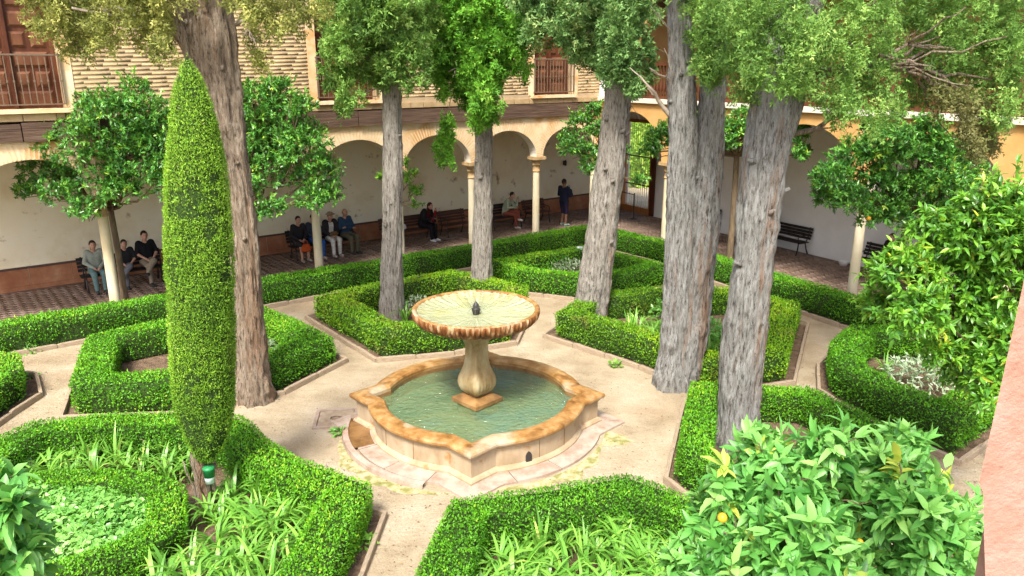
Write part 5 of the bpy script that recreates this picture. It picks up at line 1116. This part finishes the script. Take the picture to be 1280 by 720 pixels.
def sdf_mesh(caps, ells=(), k=0.035, h=0.020, cut=None):
    lo = np.array([9.0] * 3); hi = -lo
    for a, b, ra, rb in caps:
        for p, r in ((a, ra), (b, rb)): lo = np.minimum(lo, np.array(p) - r); hi = np.maximum(hi, np.array(p) + r)
    for c, r in ells: lo = np.minimum(lo, np.array(c) - r); hi = np.maximum(hi, np.array(c) + r)
    lo = lo - 3 * h; hi = hi + 3 * h
    g = np.stack(np.meshgrid(*[np.arange(lo[i], hi[i], h, dtype=np.float32) for i in range(3)], indexing='ij'), -1); f = None
    def add(d):
        nonlocal f
        if f is None: f = d
        else:
            m = np.clip(0.5 + 0.5 * (f - d) / k, 0, 1); f = f * (1 - m) + d * m - k * m * (1 - m)
    for a, b, ra, rb in caps:
        a = np.array(a, np.float32); b = np.array(b, np.float32); ba = b - a; pa = g - a; t = np.clip((pa @ ba) / max(1e-6, float(ba @ ba)), 0, 1)
        add(np.sqrt(((pa - t[..., None] * ba) ** 2).sum(-1)) - (ra + (rb - ra) * t))
    for c, r in ells:
        q = (g - np.array(c, np.float32)) / np.array(r, np.float32); l = np.sqrt((q ** 2).sum(-1)); add((l - 1) * float(min(r)))
    if cut is not None: f = np.maximum(f, cut(g))
    return surface_nets(f, lo, h)
_pm = {}
def cloth(col, rough=0.85):
    key = tuple(col)
    if key not in _pm: _pm[key] = mat_plain('cloth', col, rough, 0.15)
    return _pm[key]
M['skin'] = mat_plain('skin', (0.50, 0.28, 0.19), 0.55, 0.3); M['skin_dark'] = mat_plain('darker skin', (0.24, 0.12, 0.075), 0.55, 0.3); M['eye'] = mat_plain('eye', (0.02, 0.015, 0.01), 0.3, 0.5); M['lips'] = mat_plain('lips', (0.36, 0.13, 0.10), 0.5)
def person(label, loc, rz, top, legs, shoes=(0.05, 0.05, 0.05), hair=(0.03, 0.018, 0.012), pose='sit', lean=0.1, arms='lap', cross=False, long_hair=False, short_sleeve=False, shorts=False, jacket=None, hat=None, skin='skin', scale=1.0, bald=False, turn=0.0, seat=0.47):
    j = {}
    if pose == 'sit':
        b = seat + 0.085
        j['pel'] = (0, 0.0, b); j['wa'] = (0, 0.03 - lean * 0.10, b + 0.17); j['ch'] = (0, 0.03 - lean * 0.28, b + 0.38); j['nk'] = (0, 0.03 - lean * 0.46, b + 0.545); j['hd'] = (0, 0.0 - lean * 0.62, b + 0.70 - 0.06 * lean)
        for s in (-1, 1):
            j['hip', s] = (0.09 * s, -0.02, b - 0.01); j['kn', s] = (0.115 * s, -0.44, b - 0.03); j['an', s] = (0.10 * s, -0.46, 0.09); j['to', s] = (0.12 * s, -0.62, 0.035); j['he', s] = (0.10 * s, -0.44, 0.045)
            j['sh', s] = (0.175 * s, 0.03 - lean * 0.40, b + 0.49); j['el', s] = (0.25 * s, -0.04 - lean * 0.32, b + 0.24); j['wr', s] = (0.09 * s, -0.24 - lean * 0.12, b + 0.115)
        if cross:
            j['kn', 1] = (0.02, -0.45, b + 0.09); j['an', 1] = (-0.20, -0.62, b - 0.14); j['to', 1] = (-0.26, -0.74, b - 0.20); j['he', 1] = (-0.20, -0.60, b - 0.185)
        if arms in ('chin', 'phone'):
            j['el', 1] = (0.13, -0.30 - lean * 0.15, b + 0.13); j['wr', 1] = (0.05, -0.17 - lean * 0.62, b + 0.50)
            j['wr', -1] = (-0.03, -0.34 - lean * 0.15, b + 0.24)
        if arms == 'cross': j['wr', 1] = (-0.10, -0.17 - lean * 0.3, b + 0.26); j['wr', -1] = (0.10, -0.19 - lean * 0.3, b + 0.22)
        if arms == 'knee':
            for s in (-1, 1): j['wr', s] = (0.10 * s, -0.40, b + 0.08); j['el', s] = (0.24 * s, -0.16 - lean * 0.25, b + 0.22)
    else:
        j['pel'] = (0, 0, 0.93); j['wa'] = (0, 0.0, 1.10); j['ch'] = (0, 0.01, 1.30); j['nk'] = (0, 0.02, 1.47); j['hd'] = (0, 0.0, 1.625)
        for s in (-1, 1):
            j['hip', s] = (0.09 * s, 0, 0.90); j['kn', s] = (0.10 * s, -0.02 - 0.06 * (s > 0), 0.49); j['an', s] = (0.11 * s, 0.03 - 0.05 * (s > 0), 0.09); j['to', s] = (0.13 * s, -0.14 - 0.05 * (s > 0), 0.035); j['he', s] = (0.11 * s, 0.05 - 0.05 * (s > 0), 0.045)
            j['sh', s] = (0.19 * s, 0.02, 1.41); j['el', s] = (0.26 * s, -0.02, 1.13); j['wr', s] = (0.13 * s, -0.25, 1.10)
    J = {k: np.array(v, float) for k, v in j.items()}; hd = J['hd']
    def C(a, b, ra, rb, inf=0.0): return (tuple(J[a]), tuple(J[b]), ra + inf, rb + inf)
    def torso(inf):
        out = []
        for s in (-1, 1):
            o = np.array([0.055 * s, 0, 0])
            out += [(tuple(J['pel'] + o), tuple(J['wa'] + o * 0.9), 0.112 + inf, 0.098 + inf), (tuple(J['wa'] + o * 0.9), tuple(J['ch'] + o * 1.15), 0.098 + inf, 0.108 + inf), (tuple(J['ch'] + o * 1.15), tuple(J['sh', s] * 0.85 + J['nk'] * 0.15), 0.10 + inf, 0.052 + inf)]
        return out
    def arm(s, inf, fore=True): return [C(('sh', s), ('el', s), 0.050, 0.041, inf)] + ([C(('el', s), ('wr', s), 0.040, 0.028, inf)] if fore else [])
    def leg(s, inf, calf=True): return [C(('hip', s), ('kn', s), 0.085, 0.058, inf)] + ([C(('kn', s), ('an', s), 0.056, 0.036, inf)] if calf else [])
    body = torso(0) + [C('ch', 'nk', 0.07, 0.052), (tuple(J['nk']), tuple(hd + [0, 0.01, -0.04]), 0.052, 0.05)]
    for s in (-1, 1): body += arm(s, 0) + leg(s, 0) + [(tuple(J['he', s]), tuple(J['to', s]), 0.038, 0.028)]
    tips = []
    for s in (-1, 1):
        d = unit(J['wr', s] - J['el', s]); palm = J['wr', s] + d * 0.085; body.append((tuple(J['wr', s]), tuple(palm), 0.026, 0.030)); tips.append((s, d, palm))
    ells = [(hd, (0.076, 0.094, 0.112)), (hd + [0, -0.03, -0.065], (0.05, 0.058, 0.05)), (hd + [0, -0.098, -0.012], (0.014, 0.022, 0.024)), (hd + [0.077, 0.005, -0.01], (0.014, 0.02, 0.032)), (hd + [-0.077, 0.005, -0.01], (0.014, 0.02, 0.032))]
    V, F = sdf_mesh(body, ells, 0.03); V = list(map(tuple, V)); F = list(map(tuple, F))
    for s, d, palm in tips:                        # four fingers and a thumb on either hand
        up = np.array([0, 0, 1.0]); sd = unit(np.cross(d, up) + 1e-6); dn = np.cross(sd, d)
        for q in range(5):
            if q < 4: a = palm + sd * (q - 1.5) * 0.017; l = (0.068, 0.076, 0.072, 0.056)[q]; dirs = [d, unit(d - dn * 0.45 * np.sign(dn[2] + 1e-6)), unit(d - dn * 1.1 * np.sign(dn[2] + 1e-6))]
            else: a = palm - d * 0.05 - sd * s * 0.026; l = 0.058; dirs = [unit(d * 0.6 - sd * s * 0.8), unit(d - sd * s * 0.4), unit(d)]
            P_ = [a]; 
            for dd_ in dirs: P_.append(P_[-1] + dd_ * l / 3)
            mb = MB(); mb.tube(P_, [0.0095, 0.009, 0.0085, 0.0065], 4); k = len(V); V += mb.v; F += [tuple(i + k for i in f) for f in mb.f]
    root = mesh_np('person', np.array(V), np.array(F), M[skin], None, smooth=True); tag(root, label, 'person', 'visitors in the galleries')
    def part(nm, caps, col, ells=(), cut=None, k=0.03, h=0.021):
        v, f = sdf_mesh(caps, ells, k, h, cut); return mesh_np(nm, v, f, cloth(col), root, smooth=True)
    tr = torso(0.016)
    part('trousers' if not shorts else 'shorts', tr[:1] + tr[3:4] + [c for s in (-1, 1) for c in leg(s, 0.018, not shorts)], legs, k=0.04)
    part('shirt', torso(0.024) + [c for s in (-1, 1) for c in arm(s, 0.016, not short_sleeve)], top)
    if jacket: part('jacket', [c for c in torso(0.040)[0:]] + [c for s in (-1, 1) for c in arm(s, 0.026)], jacket, cut=lambda g: -(g[..., 1] - (J['ch'][1] - 0.075 - 0.9 * np.abs(g[..., 0]) * 0)) * (np.abs(g[..., 0]) < 0.075) - 1.0 * (np.abs(g[..., 0]) >= 0.075))
    for s in (-1, 1): part('shoe', [(tuple(J['he', s]), tuple(J['to', s]), 0.048, 0.038)], shoes, k=0.02, h=0.014)
    if not bald:
        hc = [(tuple(hd + [0, 0.05, 0.0]), tuple(hd + [0, 0.085, -0.26]), 0.075, 0.05)] if long_hair else []
        part('hair', hc, hair, [(hd + [0, 0.018, 0.022], (0.086, 0.098, 0.108))], cut=lambda g: np.minimum(-(g[..., 1] - (hd[1] - 0.045)), -(g[..., 2] - (hd[2] + 0.06))) if True else None, h=0.013)
    else:
        part('hair', [], (0.3, 0.28, 0.26), [(hd + [0, 0.02, -0.01], (0.083, 0.086, 0.075))], cut=lambda g: np.maximum(-(g[..., 1] - hd[1]), (g[..., 2] - (hd[2] + 0.03))), h=0.013)
    if hat: part('hat', [], hat, [(hd + [0, 0, 0.075], (0.10, 0.115, 0.075)), (hd + [0, -0.005, 0.065], (0.165, 0.175, 0.018))], h=0.013)
    for s in (-1, 1): e_ = MB().lathe([(0, 0.009), (0.008, 0.004), (0.008, -0.004), (0, -0.009)], 8).build('eye', M['eye'], root); e_.location = tuple(hd + [0.03 * s, -0.086, 0.012])
    m_ = MB().tube([tuple(hd + [-0.022, -0.086, -0.058]), tuple(hd + [0, -0.092, -0.056]), tuple(hd + [0.022, -0.086, -0.058])], 0.006, 5).build('mouth', M['lips'], root)
    root.location = (loc[0], loc[1], 0.026); root.rotation_euler = (0, 0, rz); root.scale = (scale,) * 3
    return root
def on_bench(s): return L2W(s, HD)
def spot(P, rz, off, z=0.026): c_, s_ = math.cos(rz), math.sin(rz); return (P[0] + off[0] * c_ - off[1] * s_, P[1] + off[0] * s_ + off[1] * c_, off[2] + z)
person('seated visitor in a pale grey green jacket with hands in lap beside the column', on_bench(-13.0), A1, (0.30, 0.33, 0.27), (0.13, 0.22, 0.21), hair=(0.06, 0.035, 0.02), long_hair=True, lean=0.15)
person('seated visitor in black with grey trousers and crossed legs', on_bench(-12.25), A1, (0.02, 0.02, 0.022), (0.16, 0.16, 0.17), cross=True, lean=0.2, short_sleeve=True, scale=0.95)
person('seated man in a black short sleeved shirt and khaki trousers with crossed legs', on_bench(-11.7), A1 + 0.1, (0.012, 0.012, 0.014), (0.27, 0.22, 0.15), cross=True, lean=0.05, short_sleeve=True, scale=1.06)
person('seated woman in a dark jacket with bare shins holding an orange bag', on_bench(-7.28), A1, (0.025, 0.022, 0.025), (0.03, 0.028, 0.03), shorts=True, lean=0.15, hair=(0.05, 0.02, 0.015), shoes=(0.4, 0.33, 0.26))
person('seated visitor in bright blue jeans beside the visitor in the straw hat', on_bench(-6.78), A1, (0.03, 0.04, 0.06), (0.03, 0.10, 0.33), shoes=(0.35, 0.3, 0.25), lean=0.1)
person('seated visitor in a straw hat, dark jacket and white trousers', on_bench(-6.22), A1, (0.55, 0.53, 0.50), (0.66, 0.64, 0.58), jacket=(0.03, 0.025, 0.028), hat=(0.36, 0.26, 0.16), shoes=(0.5, 0.45, 0.4), lean=0.15, arms='lap')
person('seated bald man in a blue jacket and olive trousers with folded arms', on_bench(-5.68), A1 + 0.15, (0.028, 0.065, 0.12), (0.115, 0.105, 0.065), bald=True, arms='cross', lean=0.05, scale=1.04)
red = person('seated woman in a red top and black trousers looking down at her phone', on_bench(-2.75), A1 + 0.35, (0.26, 0.012, 0.018), (0.014, 0.013, 0.016), jacket=(0.016, 0.015, 0.018), shoes=(0.7, 0.7, 0.7), hair=(0.07, 0.018, 0.012), long_hair=True, lean=0.55, arms='chin')
person('seated woman with pale green sleeves and rust trousers, one leg crossed', on_bench(0.85), A1 + 0.55, (0.40, 0.46, 0.33), (0.26, 0.075, 0.05), shoes=(0.6, 0.55, 0.5), cross=True, lean=0.45, arms='chin')
sm = L2W(2.78, 1.9); man = person('standing man in navy shirt and shorts hugging a backpack', sm, A1 + 1.75, (0.012, 0.016, 0.035), (0.022, 0.018, 0.045), pose='stand', shorts=True, short_sleeve=True, skin='skin_dark', shoes=(0.30, 0.42, 0.36), scale=1.02)
p = R2W(4.6, 3.72); person('visitor in a red top seated on the black bench against the white wall', p, A2, (0.30, 0.05, 0.05), (0.03, 0.03, 0.04), short_sleeve=True, arms='knee')
p = R2W(9.25, 3.47); person('bare legged visitor in dark clothes and pale shoes on a black bench', p, A2, (0.03, 0.02, 0.02), (0.05, 0.02, 0.02), shorts=True, cross=True, lean=0.3, shoes=(0.7, 0.66, 0.6), hair=(0.04, 0.02, 0.015))
def bag(name, label, P, rz, w, h, d, col, z, handle=True):
    t = empty(name, (P[0], P[1], z), rz); tag(t, label, 'bag')
    V, F = sdf_mesh([((-w / 2, 0, h * 0.35), (w / 2, 0, h * 0.35), d, d), ((-w * 0.42, 0, h * 0.75), (w * 0.42, 0, h * 0.75), d * 0.75, d * 0.75)], (), 0.05, 0.016); mesh_np('body', V, F, cloth(col), t, smooth=True)
    if handle: MB().tube([(w * 0.4 * math.cos(a), 0, h * 0.95 + 0.14 * math.sin(a)) for a in np.linspace(0, math.pi, 10)], 0.008, 5).build('handle', cloth(col), t)
    return t
bag('handbag', 'round orange handbag on the lap of the woman in the dark jacket', spot(on_bench(-7.28), A1, (0.02, -0.50, 0)), A1, 0.16, 0.26, 0.085, (0.50, 0.085, 0.02), 0.32)
bag('handbag', 'small brown bag on the lap of the visitor in white trousers', spot(on_bench(-6.22), A1, (0, -0.30, 0)), A1, 0.18, 0.14, 0.05, (0.14, 0.085, 0.04), 0.67, False)
bag('shopping_bag', 'white bag lying on the brown bench beside the woman in red', on_bench(-3.6), A1, 0.2, 0.16, 0.075, (0.62, 0.62, 0.62), 0.50)
bag('backpack', 'dark backpack hugged to the chest of the standing man', spot(sm, A1 + 1.75, (0, -0.27, 0)), A1 + 1.75, 0.16, 0.36, 0.11, (0.018, 0.022, 0.04), 1.06)
ph = spot(on_bench(-2.75), A1 + 0.35, (-0.02, -0.50, 0.82)); t = empty('phone', ph, A1 + 0.35); tag(t, 'mobile phone in the hand of the woman in red', 'phone'); MB().box(-0.037, 0.037, -0.005, 0.005, -0.06, 0.075).build('body', M['iron'], t); MB().box(-0.033, 0.033, 0.0055, 0.007, -0.055, 0.07).build('screen', M['tin_clear'], t)
# ------------------------------------------------------------------ small things in the galleries and beds
q = R2W(-1.6, 3.1); t = empty('barrier_post', (q[0], q[1], 0.026), A2); tag(t, 'black barrier post with a rail in front of the grille doorway', 'barrier')
MB().lathe([(0, 0), (0.17, 0), (0.17, 0.012), (0.05, 0.03), (0.022, 0.05), (0.022, 1.0), (0.03, 1.01), (0.0, 1.04)], 18).build('post', M['iron'], t)
MB().bar((0, 0, 0.96), (-1.9, 0.15, 0.96), 0.045, 0.03).build('rail', M['iron'], t)
g_ = G(1054, 333); t = empty('bowl', (g_[0], g_[1], 0.026)); tag(t, 'white plastic bowl on the brick floor by the white wall', 'bowl')
MB().lathe([(0.0, 0.012), (0.09, 0.012), (0.15, 0.14), (0.165, 0.145), (0.16, 0.13), (0.10, 0.0), (0.0, 0.0)], 24).build('body', M['white'], t)
w_ = L2W(4.72, WALL_D - 0.03, 2.05); t = empty('wall_lamp', tuple(w_), A1); tag(t, 'small black lamp fixed on the cream wall behind the standing man', 'lamp')
MB().box(-0.05, 0.05, 0.0, 0.03, -0.09, 0.09).build('plate', M['iron'], t); MB().lathe([(0.0, -0.12), (0.05, -0.1), (0.06, 0.06), (0.02, 0.12), (0, 0.13)], 12, 0, -0.07).build('lantern', M['iron'], t)
g_ = G(724, 334); t = empty('valve_post', (g_[0], g_[1], 0)); tag(t, 'small green irrigation post in the diamond hedge', 'post')
MB().lathe([(0.09, 0.0), (0.09, 0.55), (0.0, 0.55)], 16).build('body', M['tin_green'], t); MB().lathe([(0.0, 0.64), (0.09, 0.63), (0.10, 0.60), (0.10, 0.552), (0, 0.552)], 16).build('cap', M['tin_clear'], t)
